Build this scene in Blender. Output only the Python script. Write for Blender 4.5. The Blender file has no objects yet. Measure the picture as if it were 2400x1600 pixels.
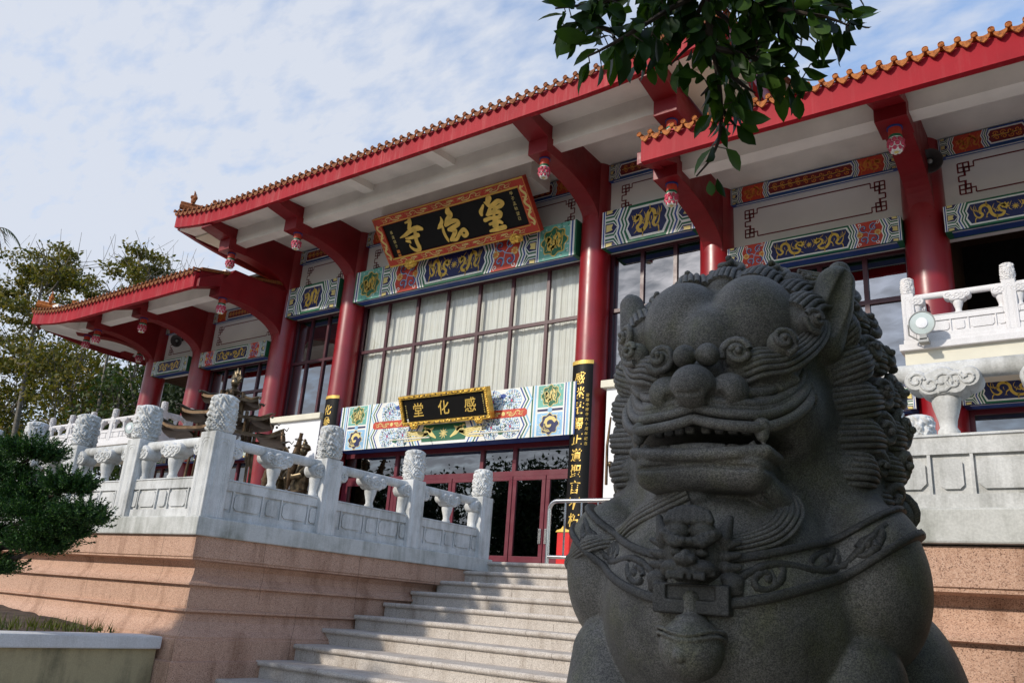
import bpy, bmesh, math, random
import numpy as np
from mathutils import Vector, Matrix, noise

SC = bpy.context.scene
COL = SC.collection
R_ = math.radians
rng = np.random.default_rng(7)
random.seed(7)

# ------------------------------------------------------------------ camera
CAM_YAW, CAM_PITCH, CAM_ROLL = R_(-36.736), R_(18.126), R_(4.287)
cam_data = bpy.data.cameras.new('camera'); cam = bpy.data.objects.new('camera', cam_data); COL.objects.link(cam)
cam_data.sensor_width = 36.0; cam_data.lens = 36.0*1914.8/2400.0
cam_data.clip_start = 0.05; cam_data.clip_end = 3000.0
def _cam_axes():
    cy, sy, cp, sp = math.cos(CAM_YAW), math.sin(CAM_YAW), math.cos(CAM_PITCH), math.sin(CAM_PITCH)
    f = Vector((sy*cp, cy*cp, sp)); r = Vector((cy, -sy, 0)); u = r.cross(f)
    cr, sr = math.cos(CAM_ROLL), math.sin(CAM_ROLL)
    return f, r*cr+u*sr, u*cr-r*sr
_f, _r, _u = _cam_axes()
cam.matrix_world = Matrix(((_r.x,_u.x,-_f.x,0),(_r.y,_u.y,-_f.y,0),(_r.z,_u.z,-_f.z,0),(0,0,0,1)))
SC.camera = cam

# ------------------------------------------------------------------ sun and sky
SUN_AZ, SUN_EL = R_(24.0), R_(28.5)          # azimuth from -Y towards -X
to_sun = Vector((-math.sin(SUN_AZ)*math.cos(SUN_EL), -math.cos(SUN_AZ)*math.cos(SUN_EL), math.sin(SUN_EL)))
sd = bpy.data.lights.new('sun', 'SUN'); sd.energy = 3.4; sd.angle = R_(2.2); sd.color = (1.0, 0.93, 0.82)
sun = bpy.data.objects.new('sun', sd); COL.objects.link(sun)
sun.rotation_euler = to_sun.to_track_quat('Z', 'Y').to_euler()

W = bpy.data.worlds.new('World'); SC.world = W; W.use_nodes = True
def build_world():
    nt = W.node_tree; N = nt.nodes; L = nt.links; N.clear()
    out = N.new('ShaderNodeOutputWorld'); bg = N.new('ShaderNodeBackground')
    sky = N.new('ShaderNodeTexSky'); sky.sky_type = 'NISHITA'; sky.sun_disc = False
    sky.sun_elevation = SUN_EL; sky.sun_rotation = math.atan2(to_sun.x, to_sun.y)
    sky.air_density = 1.0; sky.dust_density = 0.6; sky.ozone_density = 1.5; sky.altitude = 100
    tc = N.new('ShaderNodeTexCoord')
    # thin cloud deck: project the direction on a flat layer, then stretch it
    sep = N.new('ShaderNodeSeparateXYZ'); L.new(tc.outputs['Generated'], sep.inputs[0])
    mz = N.new('ShaderNodeMath'); mz.operation = 'MAXIMUM'; mz.inputs[1].default_value = 0.0; L.new(sep.outputs['Z'], mz.inputs[0])
    az = N.new('ShaderNodeMath'); az.operation = 'ADD'; az.inputs[1].default_value = 0.25; L.new(mz.outputs[0], az.inputs[0])
    dx = N.new('ShaderNodeMath'); dx.operation = 'DIVIDE'; L.new(sep.outputs['X'], dx.inputs[0]); L.new(az.outputs[0], dx.inputs[1])
    dy = N.new('ShaderNodeMath'); dy.operation = 'DIVIDE'; L.new(sep.outputs['Y'], dy.inputs[0]); L.new(az.outputs[0], dy.inputs[1])
    cb = N.new('ShaderNodeCombineXYZ'); L.new(dx.outputs[0], cb.inputs[0]); L.new(dy.outputs[0], cb.inputs[1])
    mp = N.new('ShaderNodeMapping'); mp.inputs['Rotation'].default_value = (0, 0, R_(52)); mp.inputs['Scale'].default_value = (1.0, 1.9, 1.0)
    L.new(cb.outputs[0], mp.inputs['Vector'])
    n1 = N.new('ShaderNodeTexNoise'); n1.inputs['Scale'].default_value = 13.0; n1.inputs['Detail'].default_value = 9; n1.inputs['Roughness'].default_value = 0.55; n1.inputs['Distortion'].default_value = 0.15
    n2 = N.new('ShaderNodeTexNoise'); n2.inputs['Scale'].default_value = 1.1; n2.inputs['Detail'].default_value = 4; n2.inputs['Roughness'].default_value = 0.5
    L.new(mp.outputs[0], n1.inputs['Vector']); L.new(cb.outputs[0], n2.inputs['Vector'])
    ad = N.new('ShaderNodeMath'); ad.operation = 'ADD'; L.new(n1.outputs['Fac'], ad.inputs[0])
    m2 = N.new('ShaderNodeMath'); m2.operation = 'MULTIPLY'; m2.inputs[1].default_value = 0.75; L.new(n2.outputs['Fac'], m2.inputs[0]); L.new(m2.outputs[0], ad.inputs[1])
    # clouds thicken towards the west (left) and the horizon
    wx = N.new('ShaderNodeMath'); wx.operation = 'MULTIPLY'; wx.inputs[1].default_value = -0.26; L.new(sep.outputs['X'], wx.inputs[0])
    ad2 = N.new('ShaderNodeMath'); ad2.operation = 'ADD'; L.new(ad.outputs[0], ad2.inputs[0]); L.new(wx.outputs[0], ad2.inputs[1])
    hz = N.new('ShaderNodeMath'); hz.operation = 'MULTIPLY'; hz.inputs[1].default_value = -0.30; L.new(mz.outputs[0], hz.inputs[0])
    ad3 = N.new('ShaderNodeMath'); ad3.operation = 'ADD'; L.new(ad2.outputs[0], ad3.inputs[0]); L.new(hz.outputs[0], ad3.inputs[1])
    rp = N.new('ShaderNodeValToRGB'); rp.color_ramp.elements[0].position = 0.54; rp.color_ramp.elements[1].position = 1.06
    rp.color_ramp.elements[0].color = (0.30,)*3+(1,); rp.color_ramp.elements[1].color = (0.97,)*3+(1,)
    L.new(ad3.outputs[0], rp.inputs[0])
    mx = N.new('ShaderNodeMixRGB'); L.new(rp.outputs[0], mx.inputs[0])
    hs = N.new('ShaderNodeHueSaturation'); hs.inputs['Saturation'].default_value = 1.2; hs.inputs['Value'].default_value = 2.9
    L.new(sky.outputs[0], hs.inputs['Color']); L.new(hs.outputs[0], mx.inputs[1])
    mx.inputs[2].default_value = (7.1, 7.55, 8.5, 1)
    bg.inputs['Strength'].default_value = 0.10
    L.new(mx.outputs[0], bg.inputs[0]); L.new(bg.outputs[0], out.inputs[0])
build_world()
SC.view_settings.view_transform = 'Standard'; SC.view_settings.look = 'None'
SC.view_settings.exposure = 0.0; SC.view_settings.gamma = 1.0
SC.cycles.use_denoising = True
SC.cycles.max_bounces = 8; SC.cycles.transparent_max_bounces = 12

# ------------------------------------------------------------------ materials
MATS = {}
def nmat(name):
    m = bpy.data.materials.new(name); m.use_nodes = True
    nt = m.node_tree; b = nt.nodes['Principled BSDF']
    MATS[name] = m
    return m, nt, b
def _ramp(nt, src, stops):
    r = nt.nodes.new('ShaderNodeValToRGB'); e = r.color_ramp.elements
    while len(e) < len(stops): e.new(0.5)
    for k, (p, c) in enumerate(stops):
        e[k].position = p; e[k].color = tuple(c)+(1,) if len(c) == 3 else c
    nt.links.new(src, r.inputs[0]); return r.outputs[0]
def _noise(nt, vec, scale, detail=4, rough=0.55, dist=0.0):
    n = nt.nodes.new('ShaderNodeTexNoise'); n.inputs['Scale'].default_value = scale; n.inputs['Detail'].default_value = detail
    n.inputs['Roughness'].default_value = rough; n.inputs['Distortion'].default_value = dist
    nt.links.new(vec, n.inputs['Vector']); return n.outputs['Fac']
def _coord(nt, scale=None):
    t = nt.nodes.new('ShaderNodeTexCoord'); o = t.outputs['Object']
    if scale:
        mp = nt.nodes.new('ShaderNodeMapping'); mp.inputs['Scale'].default_value = scale; nt.links.new(o, mp.inputs['Vector']); o = mp.outputs[0]
    return o
def _geo(nt, scale=None):
    t = nt.nodes.new('ShaderNodeNewGeometry'); o = t.outputs['Position']
    if scale:
        mp = nt.nodes.new('ShaderNodeMapping'); mp.inputs['Scale'].default_value = scale; nt.links.new(o, mp.inputs['Vector']); o = mp.outputs[0]
    return o
def _mix(nt, fac, a, b, mode='MIX'):
    m = nt.nodes.new('ShaderNodeMixRGB'); m.blend_type = mode
    for i, v in ((0, fac), (1, a), (2, b)):
        if isinstance(v, (int, float)): m.inputs[i].default_value = v
        elif isinstance(v, tuple): m.inputs[i].default_value = tuple(v)+(1,) if len(v) == 3 else v
        else: nt.links.new(v, m.inputs[i])
    return m.outputs[0]
def _bump(nt, b, h, strength, dist=0.01):
    n = nt.nodes.new('ShaderNodeBump'); n.inputs['Strength'].default_value = strength; n.inputs['Distance'].default_value = dist
    nt.links.new(h, n.inputs['Height']); nt.links.new(n.outputs[0], b.inputs['Normal'])
def paint(name, col, rough=0.5, var=0.12, spec=0.4, scale=1.5, bump=0.0, coat=0.0, metal=0.0):
    m, nt, b = nmat(name)
    b.inputs['Roughness'].default_value = rough; b.inputs['Specular IOR Level'].default_value = spec
    b.inputs['Metallic'].default_value = metal; b.inputs['Coat Weight'].default_value = coat; b.inputs['Coat Roughness'].default_value = 0.28
    g = _geo(nt)
    f = _noise(nt, g, scale, 5)
    c2 = tuple(max(0, c*(1-2*var)) for c in col)
    c1 = tuple(min(1, c*(1+var)) for c in col)
    nt.links.new(_ramp(nt, f, [(0.3, c2), (0.7, c1)]), b.inputs['Base Color'])
    rf = _ramp(nt, _noise(nt, g, scale*2.7, 6, 0.65), [(0.3, (max(0.04, rough*0.8),)*3), (0.7, (min(1, rough*1.3),)*3)]); nt.links.new(rf, b.inputs['Roughness'])
    if bump: _bump(nt, b, _noise(nt, g, 60, 3), bump, 0.003)
    return m
def stone_white(name, base, dirt, amount):
    m, nt, b = nmat(name); b.inputs['Roughness'].default_value = 0.75; b.inputs['Specular IOR Level'].default_value = 0.25
    g = _geo(nt); gs = _geo(nt, (6, 6, 0.7))
    f1 = _noise(nt, g, 2.2, 6, 0.65); f2 = _noise(nt, gs, 1.3, 6, 0.7)
    mul = nt.nodes.new('ShaderNodeMath'); mul.operation = 'MULTIPLY'; nt.links.new(f1, mul.inputs[0]); nt.links.new(f2, mul.inputs[1])
    fac = _ramp(nt, mul.outputs[0], [(0.20, (0, 0, 0)), (0.44, (amount,)*3)])
    c = _mix(nt, fac, base, dirt)
    grain = _ramp(nt, _noise(nt, g, 90, 2), [(0.35, (0.86,)*3), (0.65, (1.0,)*3)])
    nt.links.new(_mix(nt, 1.0, c, grain, 'MULTIPLY'), b.inputs['Base Color'])
    _bump(nt, b, _noise(nt, g, 120, 3), 0.35, 0.003)
    return m
def _joints(nt, pitch, row, along):
    # thin dark vertical joints between slabs, staggered from course to course
    N = nt.nodes; L = nt.links
    s = N.new('ShaderNodeSeparateXYZ'); L.new(_geo(nt), s.inputs[0])
    def mth(op, a, b=None):
        m = N.new('ShaderNodeMath'); m.operation = op
        for i, v in ((0, a), (1, b)):
            if v is None: continue
            if isinstance(v, (int, float)): m.inputs[i].default_value = v
            else: L.new(v, m.inputs[i])
        return m.outputs[0]
    u = mth('ADD', s.outputs['X'], mth('MULTIPLY', s.outputs['Y'], along))
    c = mth('FLOOR', mth('DIVIDE', mth('ADD', s.outputs['Z'], 10.03), row))
    f = mth('FRACT', mth('ADD', mth('DIVIDE', u, pitch), mth('MULTIPLY', c, 0.377)))
    return mth('LESS_THAN', f, 0.007/pitch)
def granite(name, stops, scale, stain=None, stain_amt=0.0, rough=0.7, bump=0.5, big=None, joints=None):
    m, nt, b = nmat(name); b.inputs['Roughness'].default_value = rough; b.inputs['Specular IOR Level'].default_value = 0.3
    g = _geo(nt)
    v = nt.nodes.new('ShaderNodeTexVoronoi'); v.inputs['Scale'].default_value = scale; nt.links.new(g, v.inputs['Vector'])
    sep = nt.nodes.new('ShaderNodeSeparateColor'); nt.links.new(v.outputs['Color'], sep.inputs[0])
    f = _noise(nt, g, scale*0.8, 4, 0.7)
    ad = _mix(nt, 0.55, f, sep.outputs[0])
    c = _ramp(nt, ad, stops)
    if big:
        c = _mix(nt, _ramp(nt, _noise(nt, g, 1.3, 5), [(0.35, (0, 0, 0)), (0.7, (1, 1, 1))]), c, _mix(nt, 1.0, c, big, 'MULTIPLY'))
    if stain:
        gs = _geo(nt, (2.6, 2.6, 0.35)); s1 = _noise(nt, gs, 1.5, 6, 0.65)
        c = _mix(nt, _ramp(nt, s1, [(0.50, (0, 0, 0)), (0.68, (stain_amt,)*3)]), c, _mix(nt, 1.0, c, stain, 'MULTIPLY'))
    if joints: c = _mix(nt, _joints(nt, *joints), c, _mix(nt, 1.0, c, (0.45, 0.42, 0.40), 'MULTIPLY'))
    nt.links.new(c, b.inputs['Base Color'])
    _bump(nt, b, ad, bump, 0.004)
    return m

paint('red_gloss', (0.25, 0.006, 0.011), rough=0.34, var=0.12, spec=0.5, coat=0.30)
paint('red_dark', (0.20, 0.005, 0.009), rough=0.45, var=0.10)
def fascia_mat(name, amt):
    m, nt, b = nmat(name); b.inputs['Roughness'].default_value = 0.55; b.inputs['Specular IOR Level'].default_value = 0.15
    g = _geo(nt, (7, 7, 0.5)); f = _noise(nt, g, 1.0, 6, 0.75)
    c = _mix(nt, _ramp(nt, f, [(0.50, (0, 0, 0)), (0.72, (amt,)*3)]), (0.34, 0.007, 0.016), (0.50, 0.16, 0.15))
    f2 = _noise(nt, _geo(nt), 1.1, 5)
    c = _mix(nt, 1.0, c, _ramp(nt, f2, [(0.3, (0.8,)*3), (0.7, (1.05,)*3)]), 'MULTIPLY')
    nt.links.new(c, b.inputs['Base Color'])
fascia_mat('red_fascia', 0.5); fascia_mat('red_fascia_clean', 0.12)
paint('soffit_white', (0.80, 0.755, 0.695), rough=0.8, var=0.08, scale=1.1)
paint('wall_white', (0.80, 0.765, 0.745), rough=0.85, var=0.04, scale=0.8)
paint('panel_white', (0.80, 0.80, 0.82), rough=0.6, var=0.02)
paint('cream', (0.70, 0.66, 0.54), rough=0.8, var=0.05)
paint('p_white', (0.74, 0.73, 0.68), rough=0.55, var=0.04)
paint('p_green', (0.012, 0.12, 0.055), rough=0.5)
paint('p_teal', (0.15, 0.42, 0.34), rough=0.5)
paint('p_blue', (0.02, 0.06, 0.26), rough=0.5)
paint('p_lightblue', (0.26, 0.48, 0.68), rough=0.5)
paint('p_navy', (0.010, 0.016, 0.085), rough=0.5)
paint('p_gold', (0.62, 0.40, 0.06), rough=0.42, var=0.12)
paint('p_yellow', (0.70, 0.56, 0.20), rough=0.5)
paint('p_red', (0.50, 0.045, 0.022), rough=0.5)
paint('p_orange', (0.62, 0.20, 0.03), rough=0.5)
paint('p_purple', (0.10, 0.03, 0.12), rough=0.5)
paint('p_black', (0.005, 0.0045, 0.0045), rough=0.45, var=0.1, spec=0.18)
paint('p_pink', (0.50, 0.05, 0.10), rough=0.5)
paint('p_brownred', (0.17, 0.014, 0.018), rough=0.5)
paint('gold_leaf', (0.80, 0.50, 0.10), rough=0.33, var=0.2, metal=0.75, scale=14)
paint('gold_flat', (0.78, 0.52, 0.12), rough=0.38, var=0.12, metal=0.35, scale=6)
paint('steel', (0.62, 0.61, 0.60), rough=0.22, metal=1.0, var=0.05)
paint('frame_red', (0.062, 0.012, 0.019), rough=0.35, var=0.08)
paint('door_red', (0.13, 0.016, 0.028), rough=0.35, var=0.08)
paint('dark_inside', (0.012, 0.010, 0.009), rough=0.9)
paint('inside_brown', (0.07, 0.030, 0.014), rough=0.8)
paint('lamp_grey', (0.30, 0.30, 0.29), rough=0.45)
paint('horn_grey', (0.06, 0.055, 0.055), rough=0.5)
paint('bright_red', (0.62, 0.012, 0.012), rough=0.4)
stone_white('balustrade_stone', (0.66, 0.66, 0.645), (0.20, 0.20, 0.175), 0.85)
stone_white('balustrade_far', (0.74, 0.72, 0.72), (0.52, 0.51, 0.50), 0.4)
stone_white('curb_stone', (0.58, 0.58, 0.55), (0.17, 0.18, 0.14), 0.85)
stone_white('coping_white', (0.66, 0.66, 0.66), (0.36, 0.34, 0.32), 0.4)
stone_white('planter_plaster', (0.40, 0.34, 0.20), (0.08, 0.08, 0.05), 0.8)
granite('terrace_granite', [(0.24, (0.15, 0.08, 0.055)), (0.33, (0.45, 0.26, 0.175)), (0.55, (0.54, 0.335, 0.235)), (0.75, (0.61, 0.41, 0.305))], 230, (0.50, 0.42, 0.36), 0.75, bump=0.25, joints=(1.37, 0.9, 1.0))
granite('step_granite', [(0.28, (0.32, 0.28, 0.245)), (0.45, (0.50, 0.445, 0.39)), (0.7, (0.60, 0.545, 0.485))], 210, (0.55, 0.50, 0.45), 0.65, joints=(1.62, 0.16, 0.0))
def lion_mat(name, dark=1.0, moss=0.5):
    m, nt, b = nmat(name); b.inputs['Roughness'].default_value = 0.58; b.inputs['Specular IOR Level'].default_value = 0.45
    g = _geo(nt)
    v = nt.nodes.new('ShaderNodeTexVoronoi'); v.inputs['Scale'].default_value = 420; nt.links.new(g, v.inputs['Vector'])
    sep = nt.nodes.new('ShaderNodeSeparateColor'); nt.links.new(v.outputs['Color'], sep.inputs[0])
    f = _mix(nt, 0.5, _noise(nt, g, 260, 3, 0.7), sep.outputs[0])
    c = _ramp(nt, f, [(0.25, tuple(x*dark for x in (0.080, 0.074, 0.064))), (0.5, tuple(x*dark for x in (0.160, 0.147, 0.127))), (0.75, tuple(x*dark for x in (0.262, 0.243, 0.21)))])
    mo = _ramp(nt, _noise(nt, g, 6.5, 6, 0.7), [(0.48, (0, 0, 0)), (0.66, (moss,)*3)])
    c = _mix(nt, mo, c, _mix(nt, 1.0, c, (0.78, 0.84, 0.38), 'MULTIPLY'))
    dk = _ramp(nt, _noise(nt, g, 3.1, 6, 0.65), [(0.36, (0.48,)*3), (0.50, (0.85,)*3), (0.66, (1.12, 1.10, 1.04))])
    nt.links.new(_mix(nt, 1.0, c, dk, 'MULTIPLY'), b.inputs['Base Color'])
    _bump(nt, b, f, 0.40, 0.0030)
lion_mat('lion_granite'); lion_mat('lion_dark', 0.42, 0.25)
def tile_mat(name, a, c2):
    m, nt, b = nmat(name); b.inputs['Roughness'].default_value = 0.65; b.inputs['Specular IOR Level'].default_value = 0.2
    f = _noise(nt, _geo(nt), 22, 6, 0.7)
    nt.links.new(_ramp(nt, f, [(0.32, (0.03, 0.012, 0.006)), (0.48, a), (0.72, c2)]), b.inputs['Base Color'])
    _bump(nt, b, _noise(nt, _geo(nt), 50, 2), 0.5, 0.01)
tile_mat('tile_aged', (0.22, 0.068, 0.022), (0.32, 0.12, 0.034)); tile_mat('tile_orange', (0.36, 0.105, 0.022), (0.48, 0.19, 0.04))
def glass_mat(name, tint, refl, rough=0.01):
    m, nt, b = nmat(name); N = nt.nodes; L = nt.links
    N.remove(b); out = N['Material Output']
    gl = N.new('ShaderNodeBsdfGlossy'); gl.inputs['Roughness'].default_value = rough; gl.inputs['Color'].default_value = (0.92, 0.93, 0.95, 1)
    tr = N.new('ShaderNodeBsdfTransparent'); tr.inputs['Color'].default_value = tuple(tint)+(1,)
    fr = N.new('ShaderNodeFresnel'); fr.inputs['IOR'].default_value = 1.5
    ad = N.new('ShaderNodeMath'); ad.operation = 'ADD'; ad.use_clamp = True; ad.inputs[1].default_value = refl; L.new(fr.outputs[0], ad.inputs[0])
    mx = N.new('ShaderNodeMixShader'); L.new(ad.outputs[0], mx.inputs[0]); L.new(tr.outputs[0], mx.inputs[1]); L.new(gl.outputs[0], mx.inputs[2])
    L.new(mx.outputs[0], out.inputs['Surface'])
    bp = N.new('ShaderNodeBump'); bp.inputs['Strength'].default_value = 0.035; bp.inputs['Distance'].default_value = 0.02
    L.new(_noise(nt, _geo(nt), 1.6, 2), bp.inputs['Height']); L.new(bp.outputs[0], gl.inputs['Normal'])
glass_mat('glass_dark', (0.10, 0.09, 0.09), 0.22); glass_mat('glass_clear', (0.93, 0.95, 0.95), 0.02); glass_mat('glass_door', (0.09, 0.06, 0.05), 0.15)
def curtain_mat():
    m, nt, b = nmat('curtain'); b.inputs['Roughness'].default_value = 0.95; b.inputs['Specular IOR Level'].default_value = 0.05
    f = _noise(nt, _geo(nt, (9, 1, 0.25)), 1.6, 5, 0.7)
    nt.links.new(_ramp(nt, f, [(0.30, (0.50, 0.47, 0.40)), (0.46, (0.66, 0.645, 0.59)), (0.7, (0.74, 0.73, 0.69))]), b.inputs['Base Color'])
curtain_mat()
def bronze(name, a, c, rough=0.4):
    m, nt, b = nmat(name); b.inputs['Roughness'].default_value = rough; b.inputs['Metallic'].default_value = 0.85
    nt.links.new(_ramp(nt, _noise(nt, _geo(nt), 9, 5), [(0.35, a), (0.65, c)]), b.inputs['Base Color'])
bronze('bronze', (0.06, 0.048, 0.033), (0.20, 0.155, 0.095)); bronze('bronze_dark', (0.06, 0.038, 0.022), (0.15, 0.10, 0.06), 0.5)
def leaf_mat(name, cols, rough=0.45, trans=0.35, spec=0.4):
    m, nt, b = nmat(name); N = nt.nodes; L = nt.links
    oi = N.new('ShaderNodeNewGeometry')
    c = _ramp(nt, oi.outputs['Random Per Island'], cols)
    L.new(c, b.inputs['Base Color']); b.inputs['Roughness'].default_value = rough; b.inputs['Specular IOR Level'].default_value = spec
    tl = N.new('ShaderNodeBsdfTranslucent'); mx = N.new('ShaderNodeMixShader'); mx.inputs[0].default_value = trans
    L.new(_mix(nt, 1.0, c, (1.0, 1.15, 0.45), 'MULTIPLY'), tl.inputs[0]); L.new(b.outputs[0], mx.inputs[1]); L.new(tl.outputs[0], mx.inputs[2])
    L.new(mx.outputs[0], N['Material Output'].inputs['Surface'])
leaf_mat('leaf_banyan', [(0.0, (0.012, 0.030, 0.006)), (0.5, (0.024, 0.060, 0.010)), (1.0, (0.060, 0.115, 0.016))], 0.42, 0.36, 0.22)
leaf_mat('leaf_olive', [(0.0, (0.055, 0.065, 0.012)), (0.4, (0.12, 0.115, 0.018)), (0.8, (0.19, 0.15, 0.02)), (1.0, (0.25, 0.17, 0.02))], 0.6, 0.35)
leaf_mat('leaf_green', [(0.0, (0.022, 0.045, 0.010)), (0.6, (0.05, 0.085, 0.016)), (1.0, (0.10, 0.10, 0.02))], 0.6, 0.3)
leaf_mat('leaf_dark', [(0.0, (0.010, 0.022, 0.007)), (0.6, (0.022, 0.042, 0.010)), (1.0, (0.04, 0.055, 0.012))], 0.6, 0.2)
leaf_mat('leaf_juniper', [(0.0, (0.008, 0.030, 0.008)), (0.6, (0.020, 0.070, 0.014)), (1.0, (0.075, 0.165, 0.020))], 0.6, 0.15)
leaf_mat('leaf_weed', [(0.0, (0.05, 0.07, 0.012)), (1.0, (0.14, 0.15, 0.02))], 0.6, 0.3)
paint('bark_grey', (0.19, 0.165, 0.135), rough=0.9, var=0.25, scale=8, bump=0.6)
paint('bark_dark', (0.055, 0.040, 0.030), rough=0.9, var=0.25, scale=8, bump=0.6)
paint('soil', (0.075, 0.050, 0.034), rough=0.95, var=0.3, scale=9, bump=0.8)
paint('pavement_grey', (0.30, 0.28, 0.26), rough=0.9, var=0.12, scale=3, bump=0.3)
paint('floor_tile', (0.42, 0.38, 0.34), rough=0.6, var=0.08)
paint('hill_ground', (0.05, 0.06, 0.02), rough=0.95, var=0.3, scale=0.6)
# ------------------------------------------------------------------ mesh helpers
def world_loc(o):
    v = Vector((0, 0, 0))
    while o is not None: v += o.location; o = o.parent
    return v
class MB:
    def __init__(s): s.v = []; s.f = []; s.m = []; s.sm = []; s.mats = []; s.n = 0
    def mi(s, mat):
        if mat not in s.mats: s.mats.append(mat)
        return s.mats.index(mat)
    def add(s, verts, faces, mat, smooth=False):
        k = s.mi(mat); o = s.n
        s.v.extend([tuple(p) for p in verts]); s.n += len(verts)
        for f in faces: s.f.append(tuple(i+o for i in f)); s.m.append(k); s.sm.append(smooth)
        return s
    def box(s, x0, x1, y0, y1, z0, z1, mat):
        v = [(x0,y0,z0),(x1,y0,z0),(x1,y1,z0),(x0,y1,z0),(x0,y0,z1),(x1,y0,z1),(x1,y1,z1),(x0,y1,z1)]
        return s.add(v, [(3,2,1,0),(4,5,6,7),(0,1,5,4),(1,2,6,5),(2,3,7,6),(3,0,4,7)], mat)
    def prism(s, poly, fn, a, b, mat, smooth=False):
        # fn(p, t) -> 3d point of 2d point p at extrusion t
        n = len(poly)
        v = [fn(p, a) for p in poly]+[fn(p, b) for p in poly]
        fs = [tuple(range(n))[::-1], tuple(range(n, 2*n))]+[(i, (i+1) % n, n+(i+1) % n, n+i) for i in range(n)]
        return s.add(v, fs, mat, smooth)
    def lathe(s, prof, c, n, mat, smooth=True, ax=None):
        # ax: (X, Y, Z) basis, the profile is (r, h) with h along Z
        X, Y, Z = ax if ax else (Vector((1,0,0)), Vector((0,1,0)), Vector((0,0,1)))
        c = Vector(c); v = []
        for r, h in prof:
            for k in range(n):
                a = 2*math.pi*k/n
                v.append(c+X*(r*math.cos(a))+Y*(r*math.sin(a))+Z*h)
        fs = []
        m = len(prof)
        for i in range(m-1):
            for k in range(n):
                k2 = (k+1) % n
                fs.append((i*n+k, i*n+k2, (i+1)*n+k2, (i+1)*n+k))
        fs.append(tuple(range(n))[::-1]); fs.append(tuple(range((m-1)*n, m*n)))
        return s.add(v, fs, mat, smooth)
    def tube(s, pts, rad, n, mat, smooth=True, flat=1.0):
        P = [Vector(p) for p in pts]; m = len(P)
        if isinstance(rad, (int, float)): rad = [rad]*m
        v = []; up = Vector((0.13, 0.21, 0.97))
        for i in range(m):
            t = (P[min(i+1, m-1)]-P[max(i-1, 0)])
            t = t.normalized() if t.length > 1e-9 else Vector((0, 0, 1))
            a = t.cross(up)
            if a.length < 1e-3: a = t.cross(Vector((1, 0, 0)))
            a.normalize(); b = a.cross(t).normalized()
            for k in range(n):
                q = 2*math.pi*k/n
                v.append(P[i]+a*(rad[i]*math.cos(q))+b*(rad[i]*flat*math.sin(q)))
        fs = [(i*n+k, i*n+(k+1) % n, (i+1)*n+(k+1) % n, (i+1)*n+k) for i in range(m-1) for k in range(n)]
        fs.append(tuple(range(n))[::-1]); fs.append(tuple(range((m-1)*n, m*n)))
        return s.add(v, fs, mat, smooth)
    def ball(s, c, r, mat, nu=12, nv=8, ax=None):
        rx, ry, rz = (r, r, r) if isinstance(r, (int, float)) else r
        prof = [(math.sin(math.pi*i/nv), -math.cos(math.pi*i/nv)) for i in range(nv+1)]
        v = []; c = Vector(c)
        for q, h in prof:
            for k in range(nu):
                a = 2*math.pi*k/nu
                v.append((c.x+rx*max(q, 1e-4)*math.cos(a), c.y+ry*max(q, 1e-4)*math.sin(a), c.z+rz*h))
        fs = [(i*nu+k, i*nu+(k+1) % nu, (i+1)*nu+(k+1) % nu, (i+1)*nu+k) for i in range(nv) for k in range(nu)]
        return s.add(v, fs, mat, True)
    def build(s, name, parent=None, angle=40, bevel=0.0, xf=None):
        off = world_loc(parent) if parent else Vector((0, 0, 0))
        me = bpy.data.meshes.new(name)
        V = np.array(s.v, dtype=float).reshape(-1, 3)
        if xf is not None: V = xf(V)
        V = V-np.array(off)
        me.from_pydata(V.tolist(), [], s.f)
        for m in s.mats: me.materials.append(MATS[m])
        me.polygons.foreach_set('material_index', s.m)
        me.polygons.foreach_set('use_smooth', s.sm)
        me.update()
        if any(s.sm): me.set_sharp_from_angle(angle=R_(angle))
        o = bpy.data.objects.new(name, me); COL.objects.link(o)
        if parent: o.parent = parent
        if bevel:
            b = o.modifiers.new('edge', 'BEVEL'); b.width = bevel; b.segments = 2; b.limit_method = 'ANGLE'; b.angle_limit = R_(50)
        return o
def mesh_np(name, V, F, mats, parent=None, smooth=True, mi=None):
    off = np.array(world_loc(parent)) if parent else np.zeros(3)
    me = bpy.data.meshes.new(name); V = np.asarray(V, dtype=np.float32)-off.astype(np.float32); F = np.asarray(F, dtype=np.int32)
    k = F.shape[1]; me.vertices.add(len(V)); me.vertices.foreach_set('co', V.ravel())
    me.loops.add(F.size); me.loops.foreach_set('vertex_index', F.ravel())
    me.polygons.add(len(F)); me.polygons.foreach_set('loop_start', np.arange(0, F.size, k, dtype=np.int32))
    me.polygons.foreach_set('loop_total', np.full(len(F), k, dtype=np.int32))
    me.polygons.foreach_set('use_smooth', np.full(len(F), smooth))
    for m in mats: me.materials.append(MATS[m])
    if mi is not None: me.polygons.foreach_set('material_index', np.asarray(mi, dtype=np.int32))
    me.update(calc_edges=True); me.validate()
    o = bpy.data.objects.new(name, me); COL.objects.link(o)
    if parent: o.parent = parent
    return o
def tag(o, label, cat, group=None):
    o['label'] = label; o['category'] = cat
    if group: o['group'] = group
    return o
def thing(name, label, cat, loc=(0, 0, 0), group=None):
    o = bpy.data.objects.new(name, None); COL.objects.link(o); o.location = loc; o.empty_display_size = 0.2
    return tag(o, label, cat, group)
def structure(o): o['kind'] = 'structure'; return o
def stuff(o): o['kind'] = 'stuff'; return o
def kids(o): return [c for c in bpy.data.objects if c.parent == o]
def clone(o, d=(0, 0, 0), parent='same'):
    c = o.copy(); COL.objects.link(c)
    c.location = o.location+Vector(d)
    if parent != 'same': c.parent = parent
    for ch in kids(o): clone(ch, (0, 0, 0), c)
    return c
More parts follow.
